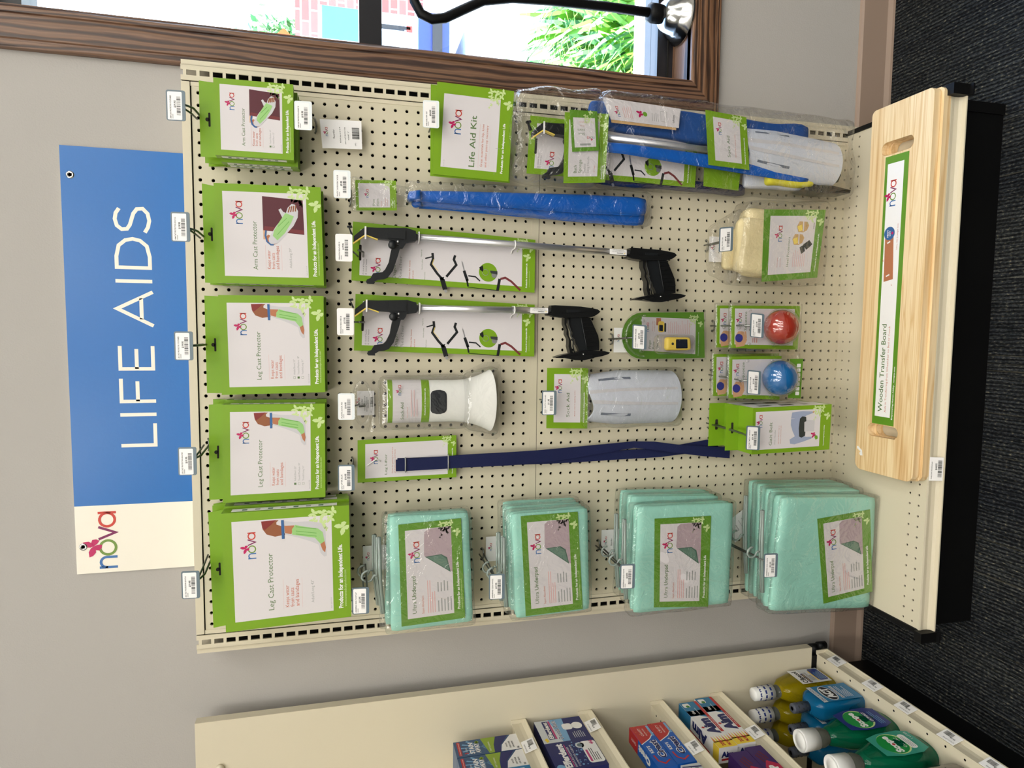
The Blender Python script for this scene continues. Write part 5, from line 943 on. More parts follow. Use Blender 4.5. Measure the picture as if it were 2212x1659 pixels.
# ================================================================ plastic sock aid
def grid(mb, fn, nu, nt_, m_, th=0.0):
    vs = [fn(i / nu, j / nt_, 0) for j in range(nt_ + 1) for i in range(nu + 1)]; k = nu + 1
    fs = [(j * k + i, j * k + i + 1, (j + 1) * k + i + 1, (j + 1) * k + i) for j in range(nt_) for i in range(nu)]
    mb.add(vs, fs, m_, True)
    if th:
        o2 = [fn(i / nu, j / nt_, -th) for j in range(nt_ + 1) for i in range(nu + 1)]; mb.add(o2, [f[::-1] for f in fs], m_, True)
        n = len(vs); al = vs + o2; ed = [(i, i + 1) for i in range(nu)] + [(nt_ * k + i, nt_ * k + i + 1) for i in range(nu)] + [(j * k, (j + 1) * k) for j in range(nt_)] + [(j * k + nu, (j + 1) * k + nu) for j in range(nt_)]
        mb.add(al, [(p, q_, n + q_, n + p) for p, q_ in ed], m_)
def psf(u, t_, l):
    f = max(0, (t_ - .62) / .38); hw = 1.93 + .95 * f ** 2.2; an = R(-100 + 200 * u); cx_ = -3.1 - .05 * t_
    return V(cx_ + (hw + l) * math.sin(an) / math.sin(R(92)) * .99, -.95 - (1.15 + .55 * f ** 2 + l) * math.cos(an), 55.2 - 9.4 * t_ - .35 * f * math.cos(an))
t = thing('plastic_sock_aid', 'white flared plastic sock aid in a clear blister pack with looped handle', 'sock aid', (-3.2, -1, 55)); b = MB(); grid(b, psf, 28, 24, 'whitep', .1); part(b, 'shell', t)
b = MB(); a = Art(b, [(-5, -2, 55), (-1, -2, 55), (-1, -2, 45), (-5, -2, 45)], 1, 1, lambda u, t_, l: psf(u, t_, .02 + l)); a.rect(.02, .01, .98, .39, 'panelw', 1).rect(.02, .01, .98, .055, 'green', 2).rect(.02, .325, .98, .4, 'green', 2)
part(b, 'label', t)
b = MB(); lq = [(-4.95, 54.9), (-1.1, 54.9), (-1.1, 51.4), (-4.95, 51.4)]
a = Art(b, q3(lq, -2.16), 3.85, 3.5); a.text('Sock Aid', .35, 1.15, .26, 'inkg', 1.5).nova(2.5, .95, .25).text('Eases reaching socks', .5, 1.5, .08, 'inkr').lines(.6, 1.8, 2.4, 3, .25, .05, 'inkp', 2).text('Products for an Independent Life', .7, 2.98 + .1, .11, 'paper', 2.4, bold=.02); part(b, 'label_print', t)
b = MB(); a = Art(b, [(-5, -2, 55), (-1, -2, 55), (-1, -2, 45), (-5, -2, 45)], 1, 1, lambda u, t_, l: psf(u, t_, .03 + l))
for i in range(16):
    def e_(k):
        u_ = .33 + .34 * k / 16; d_ = min(u_ - .33, .67 - u_) / .075; return u_, .077 * (math.sqrt(max(0, 1 - (1 - min(1, d_)) ** 2)) * .75 + .25)
    (ua, ha), (ub, hb) = e_(i), e_(i + 1); a.poly([(ua, .485 - ha), (ub, .485 - hb), (ub, .485 + hb), (ua, .485 + ha)], 'darkhole', 1)
part(b, 'foam_window', t, 'dark oval opening')
b = MB(); b.soft([(-5.5, 55.9), (-.75, 55.9), (-.7, 47.9), (-5.6, 47.9)], -2.7, -.5, .7, 'blister', (20, 6, 24), .05, 41); b.soft([(-5.6, 48.3), (-.6, 48.3), (.1, 45.2), (-6.3, 45.2)], -2.9, -.5, .5, 'blister', (20, 6, 10), .05, 43)
b.prism([(-5.7, 58.2), (-.9, 58.2), (-.5, 57.2), (-.6, 48.3), (.4, 46.1), (.4, 44.9), (0, 44.6), (-6.6, 44.6), (-6.9, 45), (-6.8, 46.2), (-5.8, 48.2), (-5.9, 57.4)], -.5, -.45, 'blister'); part(b, 'blister', t)
b = MB(); lp = [(-3.2 + 1.9 * math.cos(R(k)), -1.0, 57.25 + .78 * math.sin(R(k)) - (.45 * math.exp(-((math.cos(R(k))) / .25) ** 2) if math.sin(R(k)) > 0 else 0)) for k in range(0, 360, 15)]; b.tube(lp, .13, 'blister', 8, True); part(b, 'loop_handle', t)

# ================================================================ leg lifter
t = thing('leg_lifter', 'long navy strap leg lifter tied to a green and white card', 'leg lifter', (-8.5, -.7, 57.7)); lq = [(-10.4, 57.72), (-6.57, 57.69), (-6.35, 48.81), (-10.29, 48.8)]
b = MB(); b.qbox(lq, -.7, .04, 'green'); a = Art(b, q3(lq, -.7), *dims(lq)); a.rect(0, 0, a.w, a.h, 'green', 1).rect(a.w * .09, a.h * .075, a.w * .9, a.h * .91, 'panelw', 2).nova(a.w * .42, a.h * .2, .36).text('Leg Lifter', a.w * .16, a.h * .29, .2, 'inkg', a.w * .48).text('Great for getting in and out', a.w * .18, a.h * .35, .1, 'inkr', a.w * .62).text('of chairs, cars, and beds', a.w * .18, a.h * .375, .1, 'inkr', a.w * .56).text('Products for an Independent Life', a.w * .1, a.h * .965, .12, 'paper', a.w * .6, bold=.02).flies(a.w * .99, a.h * .99, a.w * .3); part(b, 'backing_card', t)
def ribbon(mb, cs, m_, th=.1):
    vs = []
    for x0_, x1_, y, z in cs: vs += [(x0_, y, z), (x1_, y, z), (x1_, y + th, z), (x0_, y + th, z)]
    fs = [(4 * i + j, 4 * i + (j + 1) % 4, 4 * i + 4 + (j + 1) % 4, 4 * i + 4 + j) for i in range(len(cs) - 1) for j in range(4)] + [(0, 1, 2, 3), tuple(len(vs) - 4 + k for k in (3, 2, 1, 0))]
    mb.add(vs, fs, m_)
b = MB(); ribbon(b, [(-9.45, -8.4, -.95, 54.35), (-9.45, -8.35, -1.0, 53), (-9.4, -8.25, -1.0, 50), (-9.35, -8.15, -1.0, 48), (-9.35, -8.1, -.9, 44), (-9.3, -8.05, -.7, 41), (-9.0, -7.9, -.5, 37.5), (-8.55, -7.7, -.5, 34), (-8.15, -7.5, -.6, 31), (-8.35, -7.55, -.9, 28.9), (-8.75, -7.9, -1.0, 26.5), (-9.2, -8.2, -.9, 23.5), (-9.55, -8.4, -.8, 20.4)], 'navy'); part(b, 'strap', t)
b = MB(); ribbon(b, [(-9.35, -8.3, -.75, 54.2), (-9.35, -8.3, -.75, 48), (-9.4, -8.4, -.45, 44), (-9.45, -8.6, -.4, 40), (-9.4, -8.5, -.35, 36), (-9.3, -8.4, -.35, 32), (-9.2, -8.3, -.5, 28), (-9.0, -8.0, -.6, 26), (-8.8, -7.6, -.6, 23), (-8.6, -7.5, -.5, 21.6)], 'navy'); part(b, 'strap_loop', t)
for z, x0_, x1_ in ((53.5, -9.55, -8.3), (49.6, -9.5, -8.15)): b = MB(); b.tube([(x0_, -.65, z), (x0_, -1.05, z), ((x0_ + x1_) / 2, -1.1, z), (x1_, -1.05, z), (x1_, -.65, z)], .06, 'inkl', 6); part(b, 'cable_tie', t)
b = MB(); b.tube([(-8.9, -.75, 56.9), (-8.6, -.8, 56.5), (-8.3, -.8, 56.1), (-8.5, -.8, 55.7)], .06, 'paper', 6); part(b, 'plastic_tag', t)

# ================================================================ terry sock aid
def sock_card(a):
    a.rect(0, 0, a.w, a.h, 'green', 1).rect(a.w * .1, a.h * .17, a.w * .9, a.h * .82, 'panelw', 2).nova(a.w * .59, a.h * .36, a.w * .062).text('Sock Aid', a.w * .19, a.h * .55, .3, 'inkg', a.w * .4).text('Assists user in applying socks', a.w * .2, a.h * .69, .1, 'inkr', a.w * .43).text('Products for an Independent Life', a.w * .1, a.h * .92, .12, 'paper', a.w * .5, bold=.03).flies(a.w * .99, a.h * .99, a.w * .3)
def terry(t, X0, X1, Zt, Zb_, yb, dep, dxb=0, slots=((.24, .34), (.72, .82)), band=(.44, .62), nm='terry_trough'):
    cxm, hw = (X0 + X1) / 2, (X1 - X0) / 2
    def fn(u, t_, l):
        an = R(-88 + 176 * u); s_ = .86 + .14 * min(1, t_ * 3) - .1 * max(0, t_ - .8); return V(cxm + dxb * t_ + (hw * s_ + l) * math.sin(an), yb - (dep * s_ + l) * math.cos(an), Zt + (Zb_ - Zt) * t_ - .5 * t_ ** 6 * math.cos(an) + .3 * (1 - t_) ** 6 * math.sin(an * 3))
    b = MB(); grid(b, fn, 24, 24, 'terry', .18); part(b, nm, t)
    b = MB(); a = Art(b, [(0, 0, 1), (1, 0, 1), (1, 0, 0), (0, 0, 0)], 1, 1, lambda u, t_, l: fn(u, t_, l + .01)); 
    for u0, u1 in slots:
        um = (u0 + u1) / 2; n = 10; P_ = [(um - .018, .1 + .36 * i / n) for i in range(n + 1)] + [(um + .022, .1 + .36 * (n - i) / n) for i in range(n + 1)]; a.poly(P_, 'terryd', 1)
    part(b, 'slot', t); b = MB(); a = Art(b, [(0, 0, 1), (1, 0, 1), (1, 0, 0), (0, 0, 0)], 1, 1, lambda u, t_, l: fn(u, t_, l + .04))
    for i in range(20): a.poly([(band[0] - .02 * i / 20, i / 20 * .97), (band[1] + .02 * i / 20, i / 20 * .97), (band[1] + .02 * (i + 1) / 20, (i + 1) / 20 * .97), (band[0] - .02 * (i + 1) / 20, (i + 1) / 20 * .97)], 'pbag', 1)
    part(b, 'ribbed_band', t)
t = thing('terry_sock_aid', 'bagged grey-white terry cloth sock aid below its green card', 'sock aid', (-3, -1.2, 40.2)); sq_ = [(-5.86, 40.29), (-.15, 40.29), (-.2, 36.2), (-6.0, 36.18)]
b = MB(); b.qbox(sq_, -1.2, .04, 'green'); sock_card(Art(b, q3(sq_, -1.2), *dims(sq_))); part(b, 'label_card', t); terry(t, -5.75, -.45, 36.0, 27.2, -.35, 1.7)
b = MB(); b.soft([(-5.9, 36.9), (-.2, 36.9), (-.1, 26.5), (-5.9, 26.5)], -2.35, -.15, .6, 'film', (20, 5, 28), .09, 51); part(b, 'bag', t)

# ================================================================ finger pulse oximeter
t = thing('pulse_oximeter_pack', 'yellow finger pulse oximeter in an arched green blister pack', 'oximeter pack', (3.1, -2.2, 33)); b = MB()
op = [(.85, 24.45), (5.3, 24.7), (5.15, 31.2)] + [(2.95 + 2.2 * math.cos(R(k)), 31.2 + 2.05 * math.sin(R(k))) for k in range(15, 180, 15)] + [(.72, 31.0)]
b.prism(op, -2.2, -2.16, 'green2'); oq = [(1.55, 31.2), (4.75, 31.25), (4.62, 25.55), (1.2, 25.5)]; a = Art(b, q3(oq, -2.2), *dims(oq)); a.rect(0, 0, a.w, a.h, 'panelw', 1).nova(1.9, .75, .24).text('Finger', .25, .95, .24, 'inkg').text('Pulse', .25, 1.35, .24, 'inkg').text('Oximeter', .25, 1.75, .24, 'inkg')
a.text('Measures oxygen', 1.95, 1.15, .08, 'inkr', 1.0).text('levels & pulse rate', 1.95, 1.35, .08, 'inkr', 1.0).rect(2.55, 1.5, 3.25, 2.0, 'skin', 2).rrect(1.9, 1.7, 2.95, 2.35, .2, 'oxy', 3).rrect(2.0, 1.8, 2.6, 2.2, .04, 'screen', 4).rrect(1.95, 2.35, 2.8, 2.55, .08, 'ink', 3).lines(1.85, 2.8, 1.35, 12, .2, .05, 'inkp', 3)
a.text('Products for an Independent Life', -.1, a.h + .35, .08, 'paper', 2.2).flies(a.w + .35, a.h + .7, 1.35, 4); part(b, 'backing_card', t)
b = MB(); b.soft([(1.55, 29.0), (2.85, 29.0), (2.85, 26.4), (1.6, 26.3)], -3.0, -2.25, .3, 'oxy', (10, 6, 14), 0, 1); a = Art(b, q3([(1.55, 29.0), (2.85, 29.0), (2.85, 26.4), (1.6, 26.3)], -3.01), 1.3, 2.6); a.rrect(.2, .95, 1.1, 2.15, .08, 'screen', 2).circ(.66, .62, .13, 'ink', 2, 14).text('PULSE', .95, 1.35, .05, 'inkl', .1); part(b, 'oximeter', t)
b = MB(); b.prism([(x * 1.0 + (x - 3) * .08, z + (z - 29) * .03) for x, z in op], -2.35, -2.28, 'blister'); b.soft([(1.2, 30.2), (3.1, 30.2), (3.1, 26.0), (1.2, 26.0)], -3.35, -2.3, .5, 'blister', (12, 6, 16), 0, 3); b.tube([(2.95 + 1.95 * math.cos(R(k)), -2.45, 31.0 + 1.95 * math.sin(R(k))) for k in range(0, 181, 15)], .1, 'blister', 8)
for k in (35, 145): b.lathe([(.22, 0), (.2, -.2), (0, -.22)], (2.95 + 1.75 * math.cos(R(k)), -2.35, 30.6 + 1.2 * math.sin(R(k))), 'blister', 16, 'y')
part(b, 'blister', t)

# ================================================================ heel protectors
t = thing('heel_protector_pack', 'cream fleece heel protectors in a crumpled clear bag with printed card', 'heel protector pack', (12, -2, 19)); b = MB()
b.soft([(8.9, 20.6), (15.6, 20.4), (15.8, 11.9), (9.0, 12.2)], -2.4, -.5, .8, 'fleece', (18, 6, 18), .12, 61, .15); b.soft([(9.3, 21.4), (14.6, 21.3), (14.8, 17.9), (8.9, 18.0)], -2.7, -1.2, .7, 'fleece', (14, 6, 10), .15, 62); b.soft([(9.6, 22.2), (13.6, 22.0), (14.0, 19.0), (9.4, 19.0)], -1.5, -.4, .5, 'fleece', (14, 6, 10), .15, 66); part(b, 'fleece', t)
hq2 = [(8.35, 18.83), (15.38, 18.83), (15.7, 11.85), (8.95, 12.5)]; b = MB(); b.qbox(hq2, -2.8, .04, 'green2'); a = Art(b, q3(hq2, -2.8), *dims(hq2)); a.rect(0, 0, a.w, a.h, 'green2', 1).rect(a.w * .09, a.h * .1, a.w * .91, a.h * .86, 'panelw', 2).nova(a.w * .55, a.h * .31, .43).text('Heel Protectors', a.w * .19, a.h * .45, .26, 'inkg', a.w * .42)
a.text('Protects against', a.w * .19, a.h * .26, .1, 'inkr').text('pressure sores', a.w * .19, a.h * .31, .1, 'inkr').lines(a.w * .18, a.h * .52, a.w * .3, 7, .22, .05, 'inkp', 3)
for hx_, hy_ in ((.58, .6), (.76, .66)):
    X_, Y_ = a.w * hx_, a.h * hy_; a.poly([(X_ - .55, Y_ - .55), (X_, Y_ - .75), (X_ + .5, Y_ - .5), (X_ + .45, Y_ + .35), (X_ + .1, Y_ + .6), (X_ - .4, Y_ + .4), (X_ - .6, Y_)], 'orange' if False else 'edgewood', 3).poly([(X_ - .5, Y_ - .5), (X_, Y_ - .7), (X_ + .2, Y_ - .2), (X_ - .4, Y_ - .1)], 'yellow', 4).line([(X_ - .5, Y_), (X_ + .5, Y_ - .05)], .12, 'panelw', 5)
a.poly([(a.w * .42, a.h * .74), (a.w * .5, a.h * .68), (a.w * .56, a.h * .78), (a.w * .5, a.h * .84), (a.w * .46, a.h * .8)], 'ink', 3).poly([(a.w * .36, a.h * .66), (a.w * .46, a.h * .62), (a.w * .5, a.h * .7), (a.w * .4, a.h * .72)], 'ink', 4).text('WARNING', a.w * .72, a.h * .84, .09, 'ink', bold=.03).text('Products for an Independent Life', a.w * .1, a.h * .94, .14, 'paper', a.w * .55, bold=.02).flies(a.w * .99, a.h * .98, a.w * .28); part(b, 'label_card', t)
b = MB(); b.soft([(8.0, 21.6), (16.2, 20.8), (16.6, 11.3), (8.2, 11.3)], -3.05, -.3, .7, 'film', (26, 7, 26), .13, 63); b.soft([(8.8, 24.0), (13.6, 24.2), (15.4, 20.8), (8.2, 21.4)], -2.3, -1.0, .4, 'film', (22, 5, 14), .18, 64); part(b, 'bag', t)

# ================================================================ squeeze balls
def ballpack(lab, X0, X1, Zt, Zb_, y, col, bx_, bz, br, full, seed, skew=.12):
    q = [(X0, Zt), (X1, Zt + .1), (X1 + .1, Zb_), (X0 - skew, Zb_ + .1)]
    t = thing('squeeze_ball_pack', lab, 'squeeze ball pack', (X0, y, Zt)); cb = 1.0 if full else .76; cq = sub(q, 0, 0, 1, cb); b = MB(); b.qbox(cq, y, .04, 'green'); a = Art(b, q3(cq, y), *dims(cq)); w_, h_ = a.w, dims(q)[1]
    a.rect(0, 0, w_, a.h, 'green', 1).rect(w_ * .09, h_ * .045, w_ * .93, min(a.h, h_ * .92), 'panelw', 2).nova(w_ * .55, h_ * .145, .32)
    a.text('Squeeze', w_ * .42, h_ * .22, .27, 'inkg', w_ * .44).text('Ball', w_ * .42, h_ * .29, .27, 'inkg').lines(w_ * .14, h_ * .31, .6, 3, .22, .06, 'inkr', 3)
    a.poly([(w_ * .02, h_ * .07), (w_ * .06, h_ * .19), (w_ * .2, h_ * .23), (w_ * .3, h_ * .2), (w_ * .4, h_ * .16), (w_ * .4, h_ * .1), (w_ * .3, h_ * .06), (w_ * .14, h_ * .055)], 'skinl', 3).circ(w_ * .24, h_ * .11, .42, 'handblue', 4, 20)
    for k in range(4): a.line([(w_ * (.24 + .03 * k), h_ * (.215 - .022 * k)), (w_ * (.4 - .01 * k), h_ * (.2 - .03 * k))], .16, 'skinl', 5)
    if full: a.text('nova', w_ * .84, h_ * .9, .1, 'inkr')
    part(b, 'backing_card', t)
    if not full:
        b = MB(); q2 = sub(q, .06, .8, .94, .99); b.qbox(q2, y - .9, .04, 'green2'); a2 = Art(b, q3(q2, y - .9), *dims(q2)); a2.rect(0, 0, a2.w, a2.h, 'green2', 1)
        for k in range(7): a2.rrect(.3 + k * .45, a2.h * .55, .65 + k * .45, a2.h * .85, .06, 'paper', 2)
        part(b, 'insert_card', t)
    b = MB(); pr_ = [(br * math.sin(R(k)), -br * .95 * math.cos(R(k))) for k in range(0, 181, 12)]; b.lathe([(r_, h_) for r_, h_ in pr_], (bx_, y - br * .62, bz), col, 32, 'y'); part(b, 'ball', t)
    b = MB(); ro_ = br * 1.09; b.lathe([(ro_ * math.sin(R(k)), -ro_ * .98 * math.cos(R(k)) + ro_ * .0) for k in range(0, 100, 9)], (bx_, y - br * .62, bz), 'blister', 32, 'y', caps=False)
    e = [(q[0][0] - .28, q[0][1] + .3), (q[1][0] + .28, q[1][1] + .3), (q[2][0] + .25, q[2][1] - .15), (q[3][0] - .25, q[3][1] - .15)]; b.soft(e, y - .25, y + .15, .12, 'blister', (16, 2, 16), .03, seed)
    for u, v in ((.1, .24), (.1, .6), (.9, .24), (.9, .6), (.48, .09)): p = sub(q, u, v, u, v)[0]; b.lathe([(.19, -.22), (.15, -.36), (0, -.38)], (p[0], y, p[1]), 'blister', 14, 'y')
    part(b, 'blister', t)
ballpack('red squeeze ball blister pack, front one of two on its hook', 1.86, 5.9, 22.9, 15.45, -4.3, 'redball', 3.9, 18.25, 1.66, True, 71)
ballpack('red squeeze ball blister pack, partly hidden behind the front red one', 1.86, 6.0, 22.9, 15.6, -1.7, 'redball', 3.9, 18.4, 1.6, True, 72, .05)
ballpack('blue squeeze ball blister pack, front one of two on its hook', -2.95, 1.04, 22.98, 15.5, -4.3, 'blueball', -.95, 18.15, 1.68, False, 73, .3)
ballpack('blue squeeze ball blister pack, partly hidden behind the front blue one', -3.0, 1.19, 23.1, 15.7, -1.7, 'blueball', -.95, 18.3, 1.6, True, 74, .05)

# ================================================================ gait belt boxes
def gait_front(a):
    w_, h_ = a.w, a.h; k = lambda x, y: (w_ * (1150 - y) / 765, h_ * (x - 335) / 1240); kk = lambda *p: [k(*z) for z in p]
    a.rect(0, 0, w_, h_, 'green', 1).rect(w_ * .09, h_ * .035, w_ * .91, h_ * .86, 'panelw', 2).nova(w_ * .57, h_ * .12, .33).text('Gait Belt', w_ * .17, h_ * .245, .3, 'inkg', w_ * .5).text('With Handles', w_ * .18, h_ * .29, .13, 'inkl', w_ * .32).text('Safe and effective way to', w_ * .19, h_ * .335, .08, 'inkr', w_ * .4).text('transfer and prevent falls', w_ * .19, h_ * .36, .08, 'inkr', w_ * .4)
    a.poly(kk((930, 1010), (920, 940), (1000, 890), (960, 800), (930, 700), (930, 600), (1000, 590), (930, 590), (945, 490), (1110, 475), (1280, 490), (1300, 510), (1180, 550), (1120, 590), (1090, 620), (1090, 880), (1180, 910), (1280, 915), (1270, 945), (1130, 990), (1000, 1025)), 'shirt', 3).poly(kk((1150, 620), (1310, 640), (1310, 820), (1160, 820)), 'pbag', 3)
    a.poly(kk((1070, 600), (1110, 562), (1170, 575), (1175, 650), (1145, 660), (1150, 820), (1168, 825), (1165, 890), (1110, 920), (1070, 900), (1058, 760)), 'ink', 4).circ(*k(1285, 500), .1, 'skinl', 4, 10).fly(*k(1300, 880), .25, 20, 'logo_b').poly(kk((1320, 890), (1365, 900), (1375, 950), (1340, 970), (1320, 930)), 'leaf', 3)
    a.text('Empowering Human Ability', w_ * .1, h_ * .92, .1, 'paper', w_ * .45, bold=.02).flies(w_ * .99, h_ * .98, w_ * .4)
def gait(lab, q, y, th, tabz, full=True):
    t = thing('gait_belt_box', lab, 'box', (q[0][0], y, q[2][1])); b = MB(); b.qbox(q, y, th, 'green')
    if full: gait_front(Art(b, q3(q, y), *dims(q)))
    a = Art(b, [(q[1][0], y, q[1][1]), (q[1][0], y + th, q[1][1]), (q[2][0], y + th, q[2][1]), (q[2][0], y, q[2][1])], th, 8.6); a.rect(.05, .1, th - .05, 8.3, 'paper', 1).rect(th * .3, 1.2, th * .6, 2.6, 'ink', 2).rect(th * .3, 3.6, th * .6, 5.0, 'ink', 2).rect(th * .3, 6, th * .6, 6.8, 'inkl', 2)
    part(b, 'carton', t); b = MB(); f = [(q[0][0], tabz), (q[1][0], tabz), (q[1][0], q[1][1] - .3), (q[0][0], q[0][1] - .3)]; b.qbox(f, y + th + .01, .04, 'green'); a = Art(b, q3(f, y + th + .01), *dims(f)); a.rrect(a.w * .38, a.h * .35, a.w * .62, a.h * .5, .08, 'gap_dark', 1); part(b, 'hang_tab', t)
gait('green gait belt box, front one of two on its hook', [(-8.11, 21.57), (-3.7, 21.63), (-3.49, 12.99), (-7.92, 13.03)], -6.3, 2.35, 22.95)
gait('green gait belt box, rear one behind its twin', [(-8.1, 21.5), (-3.75, 21.5), (-3.6, 12.9), (-7.95, 12.9)], -3.8, 2.5, 23.2, False)

# ================================================================ life aid kit
t = thing('life_aid_kit', 'tall clear bagged life aid kit hanging at the right upright by the window', 'care kit', (20.7, -2.2, 51)); kq = [(16.73, 51.21), (24.52, 50.81), (24.38, 44.01), (16.52, 44.46)]
b = MB(); b.qbox([(16.6, 51.4), (24.3, 51.35), (24.2, 44.2), (16.45, 44.3)], -2.05, .04, 'green'); b.qbox(kq, -2.2, .04, 'green'); a = Art(b, q3(kq, -2.2), *dims(kq)); w_, h_ = a.w, a.h
a.rect(0, 0, w_, h_, 'green', 1).rect(w_ * .09, h_ * .095, w_ * .885, h_ * .83, 'panelw', 2).nova(w_ * .46, h_ * .335, .58).text('Life Aid Kit', w_ * .12, h_ * .53, .5, 'inkg', w_ * .56, bold=.01).text('Great essentials for hip, knee', w_ * .13, h_ * .635, .19, 'inkr', w_ * .47).text('and other post-op recovery', w_ * .13, h_ * .69, .19, 'inkr', w_ * .46).rect(w_ * .12, h_ * .58, w_ * .6, h_ * .583, 'inkp').rect(w_ * .12, h_ * .72, w_ * .6, h_ * .723, 'inkp').text('Products for an Independent Life', w_ * .08, h_ * .91, .2, 'paper', w_ * .55, bold=.03).flies(w_ * .99, h_ * .98, w_ * .26).text('Item # FK-1000', w_ * .1, h_ * .14, .06, 'inkl')
a.line([(w_ * .35, h_ * .8), (w_ * .35, h_ * .86)], .03, 'inkl', 4).line([(w_ * .06, h_ * .8), (w_ * .08, h_ * .8)], .03, 'inkl', 4); part(b, 'header_card', t)
krq = [(17.52, 42.6), (22.65, 42.3), (22.3, 25.5), (17.3, 25.7)]; b = MB(); b.qbox(krq, -1.5, .04, 'green'); reacher_card(Art(b, q3(krq, -1.5), *dims(krq)), True); part(b, 'reacher_card', t)
kr = bpy.data.objects.new('reacher', None); COL.objects.link(kr); kr.parent = t; LOC[kr.name] = LOC[t.name]; head(kr, 9.75, -15.5, -2.3)
b = MB(); b.tube([(21.1, -2.3, 37.5), (20.4, -2.3, 14)], .31, 'alu', 18); part(b, 'tube', kr); b = MB(); b.prism([(17.6, 14.2), (18.6, 13.6), (19.6, 12.6), (19.4, 9.9), (18.6, 10.2), (18.3, 11.5), (17.9, 9.3), (17.6, 9.2)], -2.4, -1.2, 'black_plastic'); b.prism([(17.55, 14.6), (18.1, 12.5), (18.1, 11), (17.8, 9.0), (17.5, 9.1), (17.3, 12)], -2.8, -.8, 'black_plastic'); part(b, 'handle', kr)
bq = [(16.51, 39.6), (22.68, 39.58), (22.9, 35.38), (16.82, 35.64)]; b = MB(); b.qbox(bq, -3.1, .04, 'green'); a = Art(b, q3(bq, -3.1), *dims(bq)); a.rect(0, 0, a.w, a.h, 'green', 1).rect(a.w * .09, a.h * .1, a.w * .9, a.h * .8, 'panelw', 2).text('Bath', a.w * .14, a.h * .3, .28, 'inkg').text('Sponge', a.w * .14, a.h * .41, .28, 'inkg').text('Deluxe', a.w * .14, a.h * .51, .2, 'inkl').text('Long Handle', a.w * .14, a.h * .59, .2, 'inkl').text('22" length', a.w * .15, a.h * .73, .1, 'inkr').text('Products for an', a.w * .05, a.h * .92, .13, 'paper', bold=.03).text('Independent Life', a.w * .05, a.h * .97, .13, 'paper', bold=.03).flies(a.w * .99, a.h * .98, a.w * .3); part(b, 'sponge_card', t)
nq = [(19.25, 38.89), (22.88, 39.19), (22.95, 36.6), (19.55, 36.35)]; b = MB(); b.qbox(nq, -3.3, .04, 'green2'); c3 = q3(nq, -3.3); a = Art(b, [c3[1], c3[2], c3[3], c3[0]], dims(nq)[1], dims(nq)[0]); a = Art(b, [c3[3], c3[0], c3[1], c3[2]], dims(nq)[1], dims(nq)[0])
a.rect(0, 0, a.w, a.h, 'green2', 1).rect(a.w * .1, a.h * .1, a.w * .9, a.h * .82, 'panelw', 2).rrect(a.w * .3, a.h * .14, a.w * .7, a.h * .19, .06, 'inkl', 3).nova(a.w * .15, a.h * .36, .2).text('Shoe', a.w * .5, a.h * .45, .22, 'inkg').text('Horn', a.w * .5, a.h * .55, .22, 'inkg').text('24" long', a.w * .5, a.h * .63, .08, 'inkr').text('Helps guide feet', a.w * .4, a.h * .72, .08, 'inkr').flies(a.w * .5, a.h, a.w * .42); part(b, 'shoe_horn_card', t)
b = MB(); horn(b, (20.2, 35.4), (18.9, 14), .9, 1.4, -2.6, .3); part(b, 'shoe_horn', t)
b = MB(); b.soft([(22.0, 37.2), (24.5, 36.6), (24.0, 13.5), (20.8, 13.4)], -2.0, -1.1, .4, 'kitblue', (10, 4, 30), .1, 81); b.soft([(17.1, 36), (18.2, 36), (18.0, 20), (16.9, 20)], -1.3, -.7, .25, 'navy', (6, 3, 20), .06, 82); part(b, 'leg_lifter', t)
sq2 = [(22.6, 34.99), (24.5, 35.9), (24.15, 28.02), (22.4, 28.16)]; b = MB(); b.qbox(sq2, -2.6, .04, 'panelw'); b.qbox([(22.35, 34.9), (22.62, 34.95), (22.42, 28.4), (22.2, 28.4)], -2.55, .04, 'edgewood'); a = Art(b, q3(sq2, -2.6), *dims(sq2)); a.nova(.35, 1.2, .26).lines(.3, 1.6, 1.3, 5, .2, .05, 'inkp', 3).fly(.9, 3.3, .3, 20, 'logo_b').circ(.9, 3.8, .22, 'leaf').lines(.35, 4.5, 1.1, 4, .2, .05, 'inkl', 4).line([(.4, 5.4), (1.4, 5.4), (1.4, 6.0), (.4, 6.0)], .03, 'inkl', 3, True).text('tyfoam', .4, 6.8, .2, 'ink').rect(.2, 7.3, 1.5, 7.34, 'inkl'); part(b, 'paper_sleeve', t)
s2 = [(19.02, 25.4), (24.0, 25.91), (23.7, 21.59), (18.85, 21.05)]; b = MB(); b.qbox(s2, -3.4, .04, 'green'); sock_card(Art(b, q3(s2, -3.4), *dims(s2))); part(b, 'sock_card', t)
b = MB(); b.qbox([(17.4, 25.0), (19.6, 25.0), (19.4, 21.0), (17.2, 21.2)], -1.9, .04, 'green'); part(b, 'second_sock_card', t)
sa = bpy.data.objects.new('sock_aid', None); COL.objects.link(sa); sa.parent = t; LOC[sa.name] = LOC[t.name]; terry(sa, 18.9, 23.4, 21.2, 11.2, -2.1, 1.45, -.9)
b = MB(); b.soft([(17.6, 20.4), (19.4, 20.4), (19.0, 13.2), (17.7, 13.2)], -1.9, -.9, .4, 'terry', (8, 4, 14), .06, 84); part(b, 'sock_lining', t)
b = MB(); b.soft([(17.8, 18.4), (19.0, 18.4), (19.0, 13.0), (17.9, 13.0)], -2.6, -1.6, .45, 'sponge', (8, 4, 14), .12, 83); part(b, 'sponge', t)
b = MB(); b.soft([(16.6, 44.4), (24.6, 44.2), (25.1, 35.9), (16.6, 35.9)], -3.55, -.5, .9, 'film', (22, 8, 24), .16, 85); b.soft([(16.6, 36.2), (25.1, 36.2), (24.6, 9.3), (16.9, 8.9)], -3.75, -.45, .9, 'film', (22, 8, 40), .12, 86); part(b, 'bag', t)

